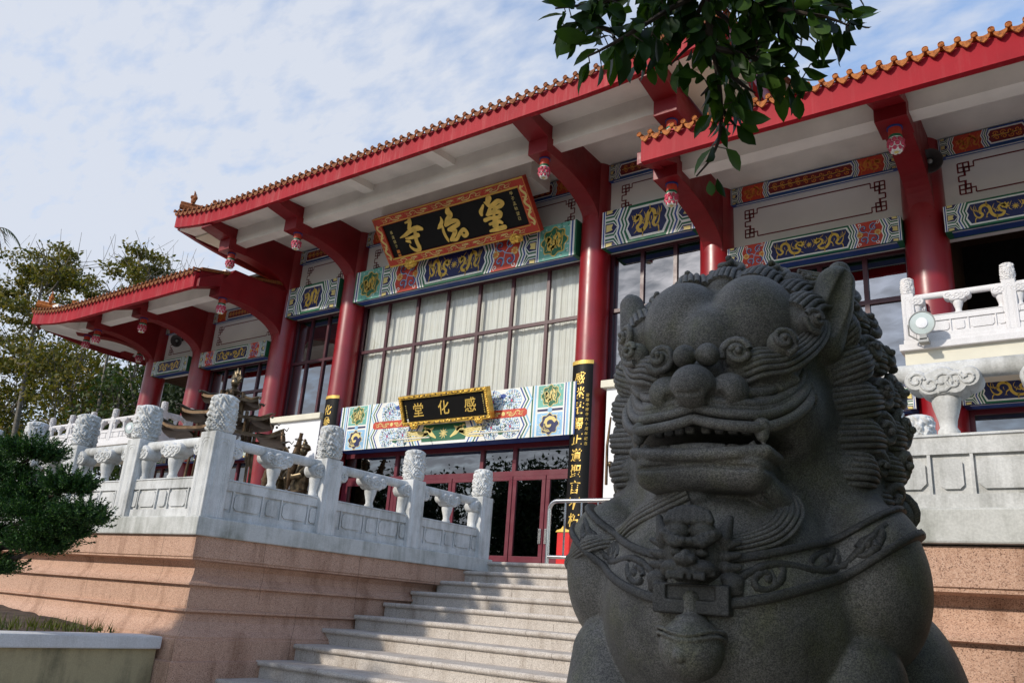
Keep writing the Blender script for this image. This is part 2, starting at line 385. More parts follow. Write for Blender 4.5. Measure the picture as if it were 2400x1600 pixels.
def catmull(pts, n=8):
    P = [np.array(p, float) for p in pts]; out = []
    P = [2*P[0]-P[1]]+P+[2*P[-1]-P[-2]]
    for i in range(1, len(P)-2):
        for t in np.linspace(0, 1, n, endpoint=False):
            a, b, c, d = P[i-1:i+3]
            out.append(0.5*((2*b)+(-a+c)*t+(2*a-5*b+4*c-d)*t*t+(-a+3*b-3*c+d)*t**3))
    out.append(P[-2]); return out
_tx = {}
def text_mesh(body, off=0.0):
    key = (body, off)
    if key in _tx: return _tx[key]
    c = bpy.data.curves.new('glyphs', 'FONT'); c.body = body; c.size = 1; c.offset = off; c.fill_mode = 'FRONT'; c.resolution_u = 3
    o = bpy.data.objects.new('glyphs', c); COL.objects.link(o)
    dg = bpy.context.evaluated_depsgraph_get(); dg.update()
    m = bpy.data.meshes.new_from_object(o.evaluated_get(dg))
    v = np.array([p.co[:2] for p in m.vertices]); f = [tuple(p.vertices) for p in m.polygons]
    bpy.data.objects.remove(o); bpy.data.curves.remove(c); bpy.data.meshes.remove(m)
    if len(v):
        lo, hi = v.min(0), v.max(0); v = (v-(lo+hi)/2)
    _tx[key] = (v, f); return _tx[key]
class Pat:
    """paints flat coloured shapes a few mm proud of a face: P(u, v, layer) = origin + u*U + v*V + n*layer*step"""
    def __init__(s, mb, o, U, V, Nn, step=0.003):
        s.mb = mb; s.o = Vector(o); s.U = Vector(U); s.V = Vector(V); s.N = Vector(Nn); s.step = step; s.k = 0
        s.flip = s.U.cross(s.V).dot(s.N) < 0
    def P(s, u, v, layer): return s.o+s.U*u+s.V*v+s.N*(layer*s.step)
    def poly(s, pts, mat, layer):
        f = tuple(range(len(pts)))
        a = sum(pts[i][0]*pts[(i+1) % len(pts)][1]-pts[(i+1) % len(pts)][0]*pts[i][1] for i in range(len(pts)))
        if (a < 0) != s.flip: f = f[::-1]
        s.mb.add([s.P(u, v, layer) for u, v in pts], [f], mat)
    def rect(s, u0, u1, v0, v1, mat, layer): s.poly([(u0, v0), (u1, v0), (u1, v1), (u0, v1)], mat, layer)
    def stroke(s, pts, w, mat, layer, closed=False):
        n = len(pts); pts = [np.array(p[:2], float) for p in pts]
        if isinstance(w, (int, float)): w = [w]*n
        L, Rr = [], []
        for i in range(n):
            if closed: t = pts[(i+1) % n]-pts[i-1]
            else: t = pts[min(i+1, n-1)]-pts[max(i-1, 0)]
            l = np.hypot(*t); t = t/l if l > 1e-9 else np.array([1.0, 0])
            m = 1.0
            if 0 < i < n-1 or closed:
                a = pts[i]-pts[i-1]; a = a/(np.hypot(*a)+1e-9); m = 1/max(0.45, abs(a@t))
            q = np.array([-t[1], t[0]])*w[i]/2*m
            L.append(pts[i]+q); Rr.append(pts[i]-q)
        v = [s.P(p[0], p[1], layer) for p in L]+[s.P(p[0], p[1], layer) for p in Rr]
        fs = []
        for i in range(n if closed else n-1):
            j = (i+1) % n; q = (i, n+i, n+j, j)
            fs.append(q[::-1] if s.flip else q)
        s.mb.add(v, fs, mat)
    def disc(s, u, v, r, mat, layer, n=10, asp=1.0):
        s.poly([(u+r*asp*math.cos(2*math.pi*k/n), v+r*math.sin(2*math.pi*k/n)) for k in range(n)], mat, layer)
    def text(s, body, u, v, size, mat, layer, off=0.0, shear=0.0, sx=1.0):
        V, F = text_mesh(body, off)
        if not len(V): return
        vv = [s.P(u+sx*size*(p[0]+shear*p[1]), v+size*p[1], layer) for p in V]
        s.mb.add(vv, [f[::-1] if s.flip else f for f in F], mat)
    def spiral(s, u, v, r, turns, a0, w, mat, layer, sgn=1, tail=None):
        pts = []
        n = max(8, int(turns*10))
        for i in range(n+1):
            t = i/n; a = a0+sgn*2*math.pi*turns*t; q = r*(1-0.86*t)
            pts.append((u+q*math.cos(a), v+q*math.sin(a)))
        if tail: pts = [tail]+pts
        s.stroke(pts, w, mat, layer)
# ------------------------------------------------------------------ painted patterns
XU, ZU, NY = (1, 0, 0), (0, 0, 1), (0, -1, 0)
ZIG = [(0, .9), (.32, 0), (.5, .42), (.68, 0), (1, .9)]
def zig(x, d, v0, v1, s): return [(x+s*d*b, v0+(v1-v0)*a) for a, b in ZIG]
def bands(P, x, v0, v1, d, s, cols, w, layer):
    for c in cols:
        a = zig(x, d, v0, v1, s); b = zig(x+s*w, d, v0, v1, s)
        P.poly(a+b[::-1], c, layer); x += s*w
    return x
DRG = [(.13, .60), (.20, .74), (.30, .62), (.26, .42), (.17, .30), (.24, .14), (.40, .16), (.50, .38), (.53, .68), (.63, .86), (.75, .78), (.78, .52), (.72, .34), (.80, .20), (.90, .34), (.96, .72)]
DRW = [.10, .13, .12, .12, .12, .14, .16, .16, .16, .16, .15, .14, .12, .10, .07, .015]
def dragon(P, u0, u1, v0, v1, mat, layer, flip=False, eye='p_navy'):
    def q(p): return (u0+(u1-u0)*((1-p[0]) if flip else p[0]), v0+(v1-v0)*p[1])
    h = v1-v0
    pts = catmull([q(p) for p in DRG], 4); w = np.interp(np.linspace(0, 1, len(pts)), np.linspace(0, 1, len(DRW)), DRW)*h*1.05
    P.stroke(pts, list(w*.92), mat, layer)
    hd = [(.02, .52), (.06, .64), (.03, .80), (.10, .74), (.13, .86), (.17, .74), (.24, .72), (.22, .55), (.14, .50), (.10, .42), (.09, .52)]
    P.poly([q(p) for p in hd], mat, layer)
    for c in [(.34, .22, .36, -.02), (.30, .40, .42, .52), (.58, .80, .60, 1.0), (.76, .60, .92, .62), (.55, .45, .62, .22), (.86, .26, .92, .02)]:
        a = (c[0], c[1]); b = (c[2], c[3]); m = ((a[0]+b[0])/2+.02, (a[1]+b[1])/2)
        P.stroke([q(a), q(m), q(b)], [.07*h, .05*h, .03*h], mat, layer)
        for k in (-.03, 0, .03): P.stroke([q(b), q((b[0]+k, b[1]+.09*(1 if b[1] > a[1] else -1)))], [.03*h, .008*h], mat, layer)
    for c in [(.02, .60, -.04, .82), (.05, .48, -.03, .30), (.24, .82, .34, .98), (.45, .62, .40, .86), (.66, .62, .64, .44), (.84, .52, .88, .88), (.40, .36, .34, .60), (.14, .16, .05, .06), (.97, .70, 1.0, .95), (.93, .66, .90, .98)]:
        P.stroke([q((c[0], c[1])), q(((c[0]+c[2])/2+.015, (c[1]+c[3])/2)), q((c[2], c[3]))], [.035*h, .03*h, .008*h], mat, layer)
    P.disc(*q((.13, .66)), .022*h, eye, layer+1, 6)
def pearl(P, u, v, r, mat, layer):
    P.disc(u, v, r, mat, layer)
    for k in range(9):
        a = 2*math.pi*k/9; P.stroke([(u+r*math.cos(a), v+r*math.sin(a)), (u+1.7*r*math.cos(a+.35), v+1.7*r*math.sin(a+.35)), (u+2.5*r*math.cos(a+.2), v+2.5*r*math.sin(a+.2))], [r*.6, r*.4, r*.1], mat, layer)
def curls(P, u0, u1, v0, v1, layer, seed=0):
    h = v1-v0; w = u1-u0; um = (u0+u1)/2
    for sv in (1, -1):
        for su in (1, -1):
            cu, cv = um+su*w*.20, (v0+v1)/2+sv*h*.24
            P.spiral(cu, cv, h*.15, 1.25, 1.2*su, h*.055, 'p_purple', layer, su*sv)
            P.spiral(cu, cv, h*.19, 1.0, 1.0*su, h*.024, 'p_lightblue', layer+1, su*sv, tail=(um, (v0+v1)/2))
            P.spiral(um+su*w*.36, (v0+v1)/2+sv*h*.40, h*.08, 1.1, 2.0*su, h*.024, 'p_white', layer+1, -su*sv)
        P.disc(um+sv*w*.36, (v0+v1)/2, h*.13, 'p_orange', layer, 9)
        for k in range(7): P.disc(um+sv*w*.36+h*.085*math.cos(k*.9), (v0+v1)/2+h*.085*math.sin(k*.9), h*.03, 'p_yellow', layer+1, 6)
def hexes(P, u0, u1, v0, v1, s, layer):
    h = v1-v0; e = (u1-u0)
    for vc in (v0, (v0+v1)/2, v1):
        for sc, mat, l in ((1, 'p_white', 0), (.86, 'p_green', 1), (.66, 'p_white', 2), (.54, 'p_navy', 3)):
            a = .25*h*sc; x0 = u0 if s > 0 else u1; pts = []
            for uu, vv in [(0, a), (.62*e*(.7+.3*sc), a), (e*(.55+.45*sc), 0), (.62*e*(.7+.3*sc), -a), (0, -a)]:
                pts.append((x0+s*uu, min(v1, max(v0, vc+vv))))
            P.poly(pts, mat, layer+l)
        m = .10*h
        lo, hi = max(v0, vc-m), min(v1, vc+m)
        x0 = u0 if s > 0 else u1
        P.poly([(x0+s*e*.06, lo), (x0+s*e*.50, lo+.2*(hi-lo)), (x0+s*e*.42, (lo+hi)/2), (x0+s*e*.52, hi), (x0+s*e*.06, hi)], 'p_yellow', layer+4)
def medallion(P, u, v, r, layer, gold='p_yellow', dark='p_green', kind=0):
    pts = lambda q: [(u+q*(1+.10*math.cos(8*a))*math.cos(a), v+q*(1+.10*math.cos(8*a))*math.sin(a)) for a in np.linspace(0, 2*math.pi, 48, endpoint=False)]
    P.poly(pts(r), gold, layer); P.poly(pts(r*.92), dark, layer+1)
    if kind == 0:
        dragon(P, u-r*.72, u+r*.72, v-r*.72, v+r*.72, gold, layer+2, eye=dark)
        P.spiral(u, v-.05*r, r*.55, .8, 2.4, r*.2, gold, layer+2)
    else:
        P.spiral(u, v, r*.72, .9, .3, r*.34, gold, layer+2); P.spiral(u, v, r*.5, 1.1, 3.0, r*.10, dark, layer+3)
        for k in range(4): P.stroke([(u-.5*r+.1*k*r, v-.1*r*k), (u-.7*r+.2*k*r, v-.5*r), (u-.2*r+.1*k*r, v-.72*r)], r*.06, gold, layer+3)
def beam_pattern(P, u0, u1, v0, v1, kind, panels=True, small=False):
    h = v1-v0; W_ = u1-u0
    P.rect(u0, u1, v0, v1, 'p_green', 1)
    for s, x in ((1, u0), (-1, u1)):
        e = x
        def st(w, m):
            nonlocal e
            a, b = sorted((e, e+s*w)); P.rect(a, b, v0, v1, m, 2); e += s*w
        if kind == 'main':
            st(.05*h, 'p_green'); st(.05*h, 'p_white'); st(.05*h, 'p_blue'); st(.05*h, 'p_white')
            a, b = sorted((e, e+s*.94*h)); P.rect(a, b, v0, v1, 'p_teal', 2)
            for k in range(90):
                P.spiral(a+rng.uniform(.05, .97)*h*.94, v0+rng.uniform(.04, .96)*h, .035*h, .8, rng.uniform(0, 6), .012*h, 'p_white' if k % 2 else 'p_green', 3)
            medallion(P, (a+b)/2, (v0+v1)/2, .40*h, 4, 'p_gold', 'p_green')
            e += s*.94*h
        st(.03*h, 'p_white'); st(.04*h, 'p_blue'); st(.03*h, 'p_white')
        hw = .42*h
        a, b = sorted((e, e+s*hw)); P.rect(a, b, v0, v1, 'p_green', 2); hexes(P, a, b, v0, v1, s, 3); e += s*hw*.70
        d = .13*h
        e = bands(P, e, v0, v1, d, s, ['p_white', 'p_blue', 'p_white', 'p_green', 'p_white'], .048*h, 8)
        if panels:
            pw = (.84 if kind != 'scroll' else 1.25)*h
            P.poly(zig(e, d, v0, v1, s)+zig(e+s*pw, d, v0, v1, s)[::-1], 'p_red' if kind != 'scroll' else 'p_red', 8)
            a, b = sorted((e+s*.05*h, e+s*(pw+.10*h)))
            if kind == 'scroll': dragon(P, a+.1*h, b-.1*h, v0+.1*h, v1-.1*h, 'p_orange', 9, s < 0, 'p_red'); P.spiral((a+b)/2, (v0+v1)/2, .34*h, 1.2, 0, .05*h, 'p_orange', 9)
            else: curls(P, a, b, v0, v1, 9)
            e += s*pw
            e = bands(P, e, v0, v1, d, s, ['p_white', 'p_blue', 'p_white', 'p_green', 'p_white'], .048*h, 10)
        if s > 0: L_ = e
        else: Rr = e
    d = .13*h; bd = .13*h if kind != 'scroll' else .16*h
    P.poly(zig(L_, d, v0, v1, 1)+zig(Rr, d, v0, v1, -1)[::-1], 'p_green' if kind != 'scroll' else 'p_blue', 10)
    P.poly(zig(L_+.05*h, d, v0+bd*.55, v1-bd*.55, 1)+zig(Rr-.05*h, d, v0+bd*.55, v1-bd*.55, -1)[::-1], 'p_white', 11)
    core = 'p_navy' if kind != 'scroll' else 'p_brownred'
    P.poly(zig(L_+.10*h, d, v0+bd, v1-bd, 1)+zig(Rr-.10*h, d, v0+bd, v1-bd, -1)[::-1], core, 12)
    a, b = L_+.24*h, Rr-.24*h; lo, hi = v0+bd*1.25, v1-bd*1.25
    if kind == 'scroll':
        n = max(4, int((b-a)/(.42*h))); xs = np.linspace(a, b, n+1)
        for k in range(n):
            um = (xs[k]+xs[k+1])/2; sg = 1 if k < n/2 else -1
            P.spiral(um, lo+(hi-lo)*.70, .13*h, 1.2, 0, .045*h, 'p_orange', 13, sg); P.spiral(um+.05*h, lo+(hi-lo)*.28, .13*h, 1.2, 3, .045*h, 'p_orange', 13, -sg)
            P.stroke([(xs[k], (lo+hi)/2), (um, lo+(hi-lo)*.55), (xs[k+1], (lo+hi)/2)], .04*h, 'p_gold', 13)
    elif (b-a) > 2.2*(hi-lo):
        m = (a+b)/2
        dragon(P, a, m-.14*h, lo, hi, 'p_gold', 13, True); dragon(P, m+.14*h, b, lo, hi, 'p_gold', 13, False); pearl(P, m, (lo+hi)/2, .05*h, 'p_gold', 13)
    else: dragon(P, a, b, lo, hi, 'p_gold', 13)
def fret_frame(P, u0, u1, v0, v1, mat, layer, w=.028, q=.085):
    P.stroke([(u0+3*q, v1), (u1-3*q, v1)], w, mat, layer); P.stroke([(u0+3*q, v0), (u1-3*q, v0)], w, mat, layer)
    P.stroke([(u0, v0+3*q), (u0, v1-3*q)], w, mat, layer); P.stroke([(u1, v0+3*q), (u1, v1-3*q)], w, mat, layer)
    for su, cu in ((1, u0), (-1, u1)):
        for sv, cv in ((1, v0), (-1, v1)):
            T = lambda a, b: (cu+su*q*a, cv+sv*q*b)
            P.stroke([T(0, 3), T(1.2, 3), T(1.2, 1.2), T(3, 1.2), T(3, 0)], w, mat, layer)
            P.stroke([T(0, 0), T(2.1, 0), T(2.1, 2.1), T(0, 2.1), T(0, 0)], w, mat, layer)
            P.stroke([T(0, 1.05), T(2.1, 1.05)], w, mat, layer); P.stroke([T(1.05, 0), T(1.05, 2.1)], w, mat, layer)

# ------------------------------------------------------------------ temple hall
CX = [-26.73, -23.97, -19.90, -16.99, -8.96, -6.00, -2.06, 0.79]
FZ, CR, YC = 0.62, 0.36, 15.0
T = thing('temple_hall', 'red columned temple hall with tiled eaves and painted dragon beams behind the terrace', 'temple', (-13, 15, FZ))
MAINZ, WINGZ = 0.0, -1.0
def arch(y0, z0, y1, z1, n=14):   # quarter arch from the pendant block back down to the column
    return [(y0+(y1-y0)*math.sin(t), z1+(z0-z1)*math.cos(t)) for t in np.linspace(0, math.pi/2, n)]
def column(x, main):
    top = 10.18 if main else 8.76
    mb = MB(); mb.lathe([(CR*1.04, FZ), (CR*1.04, FZ+2.2), (CR, 7.2), (CR*.97, top)], (x, YC, 0), 40, 'red_gloss')
    c = mb.build('column', T)
    b = MB(); b.lathe([(.52, FZ), (.52, FZ+.1), (.47, FZ+.2), (.50, FZ+.32), (.40, FZ+.42)], (x, YC, 0), 32, 'balustrade_stone'); b.build('column_base', c)
    return c
def lotus(x, y, z, parent, s=1.0):
    mb = MB(); r = .102*s
    mb.lathe([(r*1.15, z+.02), (r*1.2, z-.02)], (x, y, 0), 18, 'p_blue'); mb.lathe([(r, z-.02), (r, z-.15)], (x, y, 0), 18, 'p_red')
    mb.lathe([(r*.98, z-.15), (r*1.05, z-.165), (r*1.05, z-.185), (r, z-.20)], (x, y, 0), 18, 'p_green'); mb.lathe([(r, z-.20), (r, z-.215)], (x, y, 0), 18, 'p_white')
    mb.lathe([(r*.8, z-.21), (r*.95, z-.30), (r*.8, z-.38), (r*.45, z-.44)], (x, y, 0), 16, 'p_white')
    for tier, (zz, rr, n, ph) in enumerate(((z-.265, r*.86, 8, 0), (z-.335, r*.86, 8, .39), (z-.40, r*.62, 7, .2))):
        for k in range(n):
            a = 2*math.pi*k/n+ph; c = (x+rr*math.cos(a), y+rr*math.sin(a), zz)
            mb.ball(c, (r*.42, r*.42, .052), 'p_white', 8, 6)
            mb.ball((x+rr*1.16*math.cos(a), y+rr*1.16*math.sin(a), zz+.004), (r*.39, r*.39, .047), 'p_pink', 8, 6)
    mb.ball((x, y, z-.445), (r*.35, r*.35, .02), 'p_yellow', 8, 5)
    return mb.build('lotus_pendant', parent)
def bracket(x, main, w=.42):
    if main: poly = [(11.72, 9.715), (12.42, 9.60), (12.42, 9.28), (12.98, 9.28)]+arch(13.02, 9.30, 14.70, 8.70)+[(15.0, 8.70), (15.0, 10.19), (12.75, 10.19), (12.5, 10.0), (11.72, 9.95)]
    else: poly = [(11.72, 7.855), (12.42, 8.12), (12.42, 7.88), (12.98, 7.88)]+arch(13.02, 7.90, 14.70, 7.28)+[(15.0, 7.28), (15.0, 8.76), (12.8, 8.76), (12.55, 8.42), (11.72, 8.08)]
    mb = MB(); mb.prism(poly, lambda p, t: (t, p[0], p[1]), x-w/2, x+w/2, 'red_dark')
    zb = 9.28 if main else 7.88
    mb.box(x-w/2-.035, x+w/2+.035, 12.40, 13.0, zb-.012, zb+.36, 'red_dark'); mb.prism([(11.73, (9.71 if main else 7.85)), (12.44, zb+.31 if main else zb+.23), (12.44, zb+.62), (11.73, (9.97 if main else 8.10))], lambda p, t: (t, p[0], p[1]), x-w/2-.033, x+w/2+.033, 'red_dark')
    o = mb.build('eave_bracket', T, bevel=.008)
    lotus(x, 12.70, zb-.02, o)
    return o
for i, x in enumerate(CX):
    column(x, 2 <= i <= 5)
    if 2 <= i <= 5: bracket(x, True)
    if i in (0, 1, 6, 7): bracket(x, False)
bracket(CX[2]-.02, False); bracket(CX[5]+.02, False)

# roofs ------------------------------------------------------------
def upturn(x, x0, x1, a, l0, l1):
    u = 0.0
    if l0: u += a*max(0, (x0+3.2-x)/3.2)**2
    if l1: u += a*max(0, (x-(x1-3.2))/3.2)**2
    return u
def roof(x0, x1, zb, zt, tile, fmat, up0, up1, pitch, hip0=False, hip1=False, ridge=True):
    YE = 11.65; ns = 60
    xs = np.linspace(x0, x1, ns)
    ups = [upturn(x, x0, x1, .30, up0, up1) for x in xs]
    # roof skin
    prof = [(0, 0), (1.5, .33), (3, .72), (5, 1.45), (7.5, 2.7), (9.0, 3.6)]
    mb = MB(); v = []
    for x, u in zip(xs, ups):
        for d, z in prof:
            h = 1.0
            if hip0: h = min(h, max(.0, (x-x0)/(d+1e-6))) if d > 0 else 1
            if hip1: h = min(h, max(.0, (x1-x)/(d+1e-6))) if d > 0 else 1
            v.append((x, YE+d, zt+.03+u*(1-d/9)+(np.interp(d*h, [p[0] for p in prof], [p[1] for p in prof]))))
    m = len(prof)
    mb.add(v, [(i*m+j, (i+1)*m+j, (i+1)*m+j+1, i*m+j+1) for i in range(ns-1) for j in range(m-1)], tile, True)
    mb.add([(p[0], p[1], p[2]-.10) for p in v], [(i*m+j, i*m+j+1, (i+1)*m+j+1, (i+1)*m+j) for i in range(ns-1) for j in range(m-1)], 'soffit_white')
    rf = mb.build('roof', T)
    # cover tiles with round ends and drip tiles between them
    tb = MB(); n = int((x1-x0)/pitch); r = pitch*.21
    for k in range(n+1):
        x = x0+(x1-x0)*k/n; u = upturn(x, x0, x1, .30, up0, up1)
        V, Fc = [], []
        for d in (-.10, .6, 1.5, 3, 5, 7):
            h = 1.0
            if hip0 and d > 0: h = min(h, (x-x0)/d)
            if hip1 and d > 0: h = min(h, (x1-x)/d)
            if h < 1: break
            z = zt+.06+u*(1-max(d, 0)/9)+np.interp(d, [p[0] for p in prof], [p[1] for p in prof])
            for a in range(7):
                t = math.pi*a/6; V.append((x+r*math.cos(t), YE+d, z+r*math.sin(t)))
        q = len(V)//7
        if q >= 2:
            for i in range(q-1):
                for a in range(6): Fc.append((i*7+a, i*7+a+1, (i+1)*7+a+1, (i+1)*7+a))
            tb.add(V, Fc, tile, True)
        # round antefix
        zz = zt+.075+u
        tb.lathe([(r*1.05, 0), (r*1.05, .010), (r*.86, .014), (r*.80, .006), (r*.40, .010), (.001, .013)], (x, YE-.09, zz), 14, tile, True, (Vector((1, 0, 0)), Vector((0, 0, 1)), Vector((0, -1, 0))))
        if k < n:
            xm = x+(x1-x0)/n/2; um = upturn(xm, x0, x1, .30, up0, up1); hw = pitch*.46
            P0 = [(xm-hw, zt+.055+um), (xm-hw*.85, zt-.01+um), (xm-hw*.5, zt-.062+um), (xm, zt-.098+um), (xm+hw*.5, zt-.062+um), (xm+hw*.85, zt-.01+um), (xm+hw, zt+.055+um), (xm+hw*.5, zt+.022+um), (xm, zt+.012+um), (xm-hw*.5, zt+.022+um)]
            tb.prism(P0, lambda p, t: (p[0], t, p[1]), YE-.085, YE-.055, tile)
    tb.build('roof_tiles', rf)
    # fascia
    fb = MB(); yb = YE+.13
    V = []
    for x, u in zip(xs, ups): V += [(x, YE, zb+u), (x, YE, zt+u), (x, yb, zt+u), (x, yb, zb+u)]
    F = []
    for i in range(ns-1):
        a, b = i*4, i*4+4
        F += [(a, b, b+1, a+1), (a+1, b+1, b+2, a+2), (a+2, b+2, b+3, a+3), (a+3, b+3, b, a)]
    F += [(0, 1, 2, 3), (ns*4-1, ns*4-2, ns*4-3, ns*4-4)]
    fb.add(V, F, fmat)
    f = fb.build('fascia', rf)
    return rf
RM = roof(-21.45, -4.50, 9.71, 10.13, 'tile_aged', 'red_fascia', True, True, .235)
RL = roof(-29.30, -19.80, 7.84, 8.28, 'tile_aged', 'red_fascia', True, False, .212, hip0=True)
RR = roof(-6.10, 4.00, 7.84, 8.28, 'tile_orange', 'red_fascia_clean', False, True, .212, hip1=True)
# verge boards at the gable ends and side fascias
def verge(parent, x, z0, slope, h, y1, mat='red_dark', tiles='tile_aged', t=.12, lift=0):
    mb = MB()
    def zf(y):
        d = y-11.65
        return z0+lift*max(0, 1-d/3.2)**2+slope*d
    ys = np.linspace(11.785, y1, 14)
    poly = [(y, zf(y)) for y in ys]+[(y, zf(y)+h) for y in ys[::-1]]
    mb.prism(poly, lambda p, q: (q, p[0], p[1]), x-t/2, x+t/2, mat)
    tl = [(y, zf(y)+h) for y in ys]+[(y, zf(y)+h+.09) for y in ys[::-1]]
    mb.prism(tl, lambda p, q: (q, p[0], p[1]), x-t/2-.06, x+t/2+.05, tiles)
    return mb.build('verge_board', parent)
verge(RM, -21.43, 9.71, 0, .42, 20.0, lift=.30); verge(RM, -4.52, 9.71, 0, .42, 20, lift=.30)
verge(RL, -19.86, 7.90, .21, .44, 14.9); verge(RR, -6.05, 7.90, .21, .44, 14.9, tiles='tile_orange')
verge(RL, -29.26, 7.84, 0, .42, 20, lift=.30); verge(RR, 3.96, 7.84, 0, .42, 20, lift=.30)
# soffits
def soffit(parent, x0, x1, main, ends):
    mb = MB()
    pr = [(11.76, 9.92), (12.70, 9.98)] if main else [(11.76, 8.04), (12.70, 8.42)]
    zi = 10.17 if main else 8.75; zp = (9.50, 10.17) if main else (8.05, 8.75)
    up = lambda x, y: 0
    mb.prism([pr[0], pr[1], (pr[1][0], pr[1][1]+.06), (pr[0][0], pr[0][1]+.06)], lambda p, t: (t, p[0], p[1]), x0, x1, 'soffit_white')
    px0, px1 = (CX[2]-.1, CX[5]+.1) if main else (x0, x1)
    mb.box(px0, px1, 12.62, 12.96, zp[0], zp[1], 'soffit_white')
    if main:
        for a, b in ((x0, px0-.15), (px1+.15, x1)): mb.box(a, b, 12.3, 19.5, 9.90, 9.96, 'cream')
    mb.box(px0, px1, 12.97, 15.2, zi, zi+.08, 'soffit_white')
    o = mb.build('soffit', parent)
    return o
soffit(RM, -21.3, -4.6, True, 0); soffit(RL, -28.5, -19.92, False, 0); soffit(RR, -5.98, 3.2, False, 0)
def rib(x):
    mb = MB(); mb.prism([(11.77, 9.74), (12.63, 9.80), (12.63, 9.99), (11.77, 9.93)], lambda p, t: (t, p[0], p[1]), x-.17, x+.17, 'soffit_white')
    mb.build('soffit_rib', RM)
for x in (-14.30, -11.65): rib(x)
# side overhang of the wings: side soffit, purlin and arms
for sx, xe, xc, par in ((1, -29.2, CX[0], RL), (-1, 3.9, CX[7], RR)):
    mb = MB()
    a, b = sorted((xe, xe+sx*.85)); mb.box(a, b, 11.78, 19.8, 8.03, 8.09, 'soffit_white')
    a, b = sorted((xe+sx*.85, xe+sx*1.25)); mb.box(a, b, 11.78, 19.8, 8.00, 8.7, 'soffit_white')
    a, b = sorted((xe+sx*1.25, xc)); mb.box(a, b, 12.98, 19.8, 8.752, 8.80, 'soffit_white')
    mb.build('side_soffit', par)
    for y in (15.0, 19.0):
        poly = [(xe+sx*.1, 7.88), (xe+sx*.9, 8.26), (xe+sx*.9, 8.03), (xe+sx*1.4, 8.03)]+[(xe+sx*(1.45+(abs(xc-xe)-1.75)*math.sin(t)), 7.34+.69*math.cos(t)) for t in np.linspace(0, math.pi/2, 12)]+[(xc, 7.34), (xc, 8.74), (xe+sx*1.2, 8.74), (xe+sx*.9, 8.40), (xe+sx*.1, 8.0)]
        mb = MB(); mb.prism(poly, lambda p, t: (p[0], t, p[1]), y-.2, y+.2, 'red_dark'); o = mb.build('eave_bracket', T)
        lotus(xe+sx*1.15, y, 8.02, o)
    # diagonal corner arm
    p0 = Vector((xe+sx*.12, 11.77, 0)); p1 = Vector((xc, 15.0, 0)); dv = (p1-p0); Ld = dv.length; dv.normalize(); nv = Vector((-dv.y, dv.x, 0))
    poly = [(0, 8.02), (1.25, 8.14), (1.25, 7.98), (1.95, 7.98)]+[(2.0+(Ld-2.4)*math.sin(t), 7.34+.64*math.cos(t)) for t in np.linspace(0, math.pi/2, 12)]+[(Ld, 7.34), (Ld, 8.72), (1.2, 8.60), (0, 8.25)]
    mb = MB(); mb.prism(poly, lambda p, t: tuple(p0+dv*p[0]+nv*t+Vector((0, 0, p[1]))), -.21, .21, 'red_dark'); o = mb.build('eave_bracket', T)
    q = p0+dv*1.6; lotus(q.x, q.y, 7.97, o)
# hip ridges with little guardian figures
def hip_ridge(parent, x, y, z, dx, n, s=1.0, tile='tile_aged'):
    mb = MB(); pts = [(x+dx*t, y+abs(dx)*t*.0+t*1.0*abs(dx), z+.06+.30*t+.30*(1-t)**3) for t in np.linspace(0, 1, 14)]
    mb.tube(pts, .10, 8, tile); mb.tube([(p[0], p[1], p[2]+.11) for p in pts], .06, 8, tile)
    o = mb.build('hip_ridge', parent)
    for k in range(n):
        p = pts[1+k*2]; f = MB(); b = .19*s
        f.box(p[0]-.07*s, p[0]+.07*s, p[1]-.06*s, p[1]+.06*s, p[2]+.1, p[2]+.1+.05*s, 'tile_orange' if k else tile)
        f.ball((p[0], p[1], p[2]+.15+.10*s), (.075*s, .06*s, .10*s), tile, 10, 8)
        f.ball((p[0]-.05*s, p[1]-.02, p[2]+.15+.21*s), (.055*s, .05*s, .055*s), tile, 10, 8)
        f.tube([(p[0]+.05*s, p[1], p[2]+.15+.05*s), (p[0]+.12*s, p[1], p[2]+.15+.16*s), (p[0]+.09*s, p[1], p[2]+.15+.26*s)], [.035*s, .03*s, .01*s], 6, tile)
        if k == 0: f.tube([(p[0], p[1], p[2]+.3), (p[0]+.02, p[1], p[2]+.52), (p[0]-.03, p[1], p[2]+.60)], [.05, .03, .01], 6, tile); f.ball((p[0]+.08, p[1], p[2]+.33), .07, tile, 8, 6)
        f.build('ridge_figure', o)
hip_ridge(RM, -21.30, 11.62, 10.30, 3.0, 2, 1.15); hip_ridge(RL, -29.15, 11.62, 8.44, 3.6, 4, 1.0, 'tile_orange')

# walls, painted beams, windows -----------------------------------------
def painted_beam(x0, x1, y, z0, z1, kind, panels=True, base='p_green', depth=.34):
    mb = MB(); mb.box(x0, x1, y, y+depth, z0, z1, base)
    mb.box(x0+.02, x1-.02, y-.0005, y+.001, z0, z1, 'p_green') if False else None
    P = Pat(mb, (0, y, 0), XU, ZU, NY, .0016)
    beam_pattern(P, x0, x1, z0, z1, kind, panels)
    # soffit strip of the beam
    P2 = Pat(mb, (0, y+.02, z0), XU, (0, 1, 0), (0, 0, -1), .002)
    P2.rect(x0+.1, x1-.1, .0, depth-.06, 'p_blue', 1); P2.rect(x0+.1, x1-.1, .02, .05, 'p_white', 2)
    return mb.build('painted_beam', T)
def upper_wall(x0, x1, z0, z1, frame):
    mb = MB(); mb.box(x0, x1, 15.0, 15.25, z0, z1, 'wall_white')
    P = Pat(mb, (0, 15.0, 0), XU, ZU, NY, .003); fret_frame(P, *frame, 'p_brownred', 1)
    return mb.build('wall', T)
G_ = .345
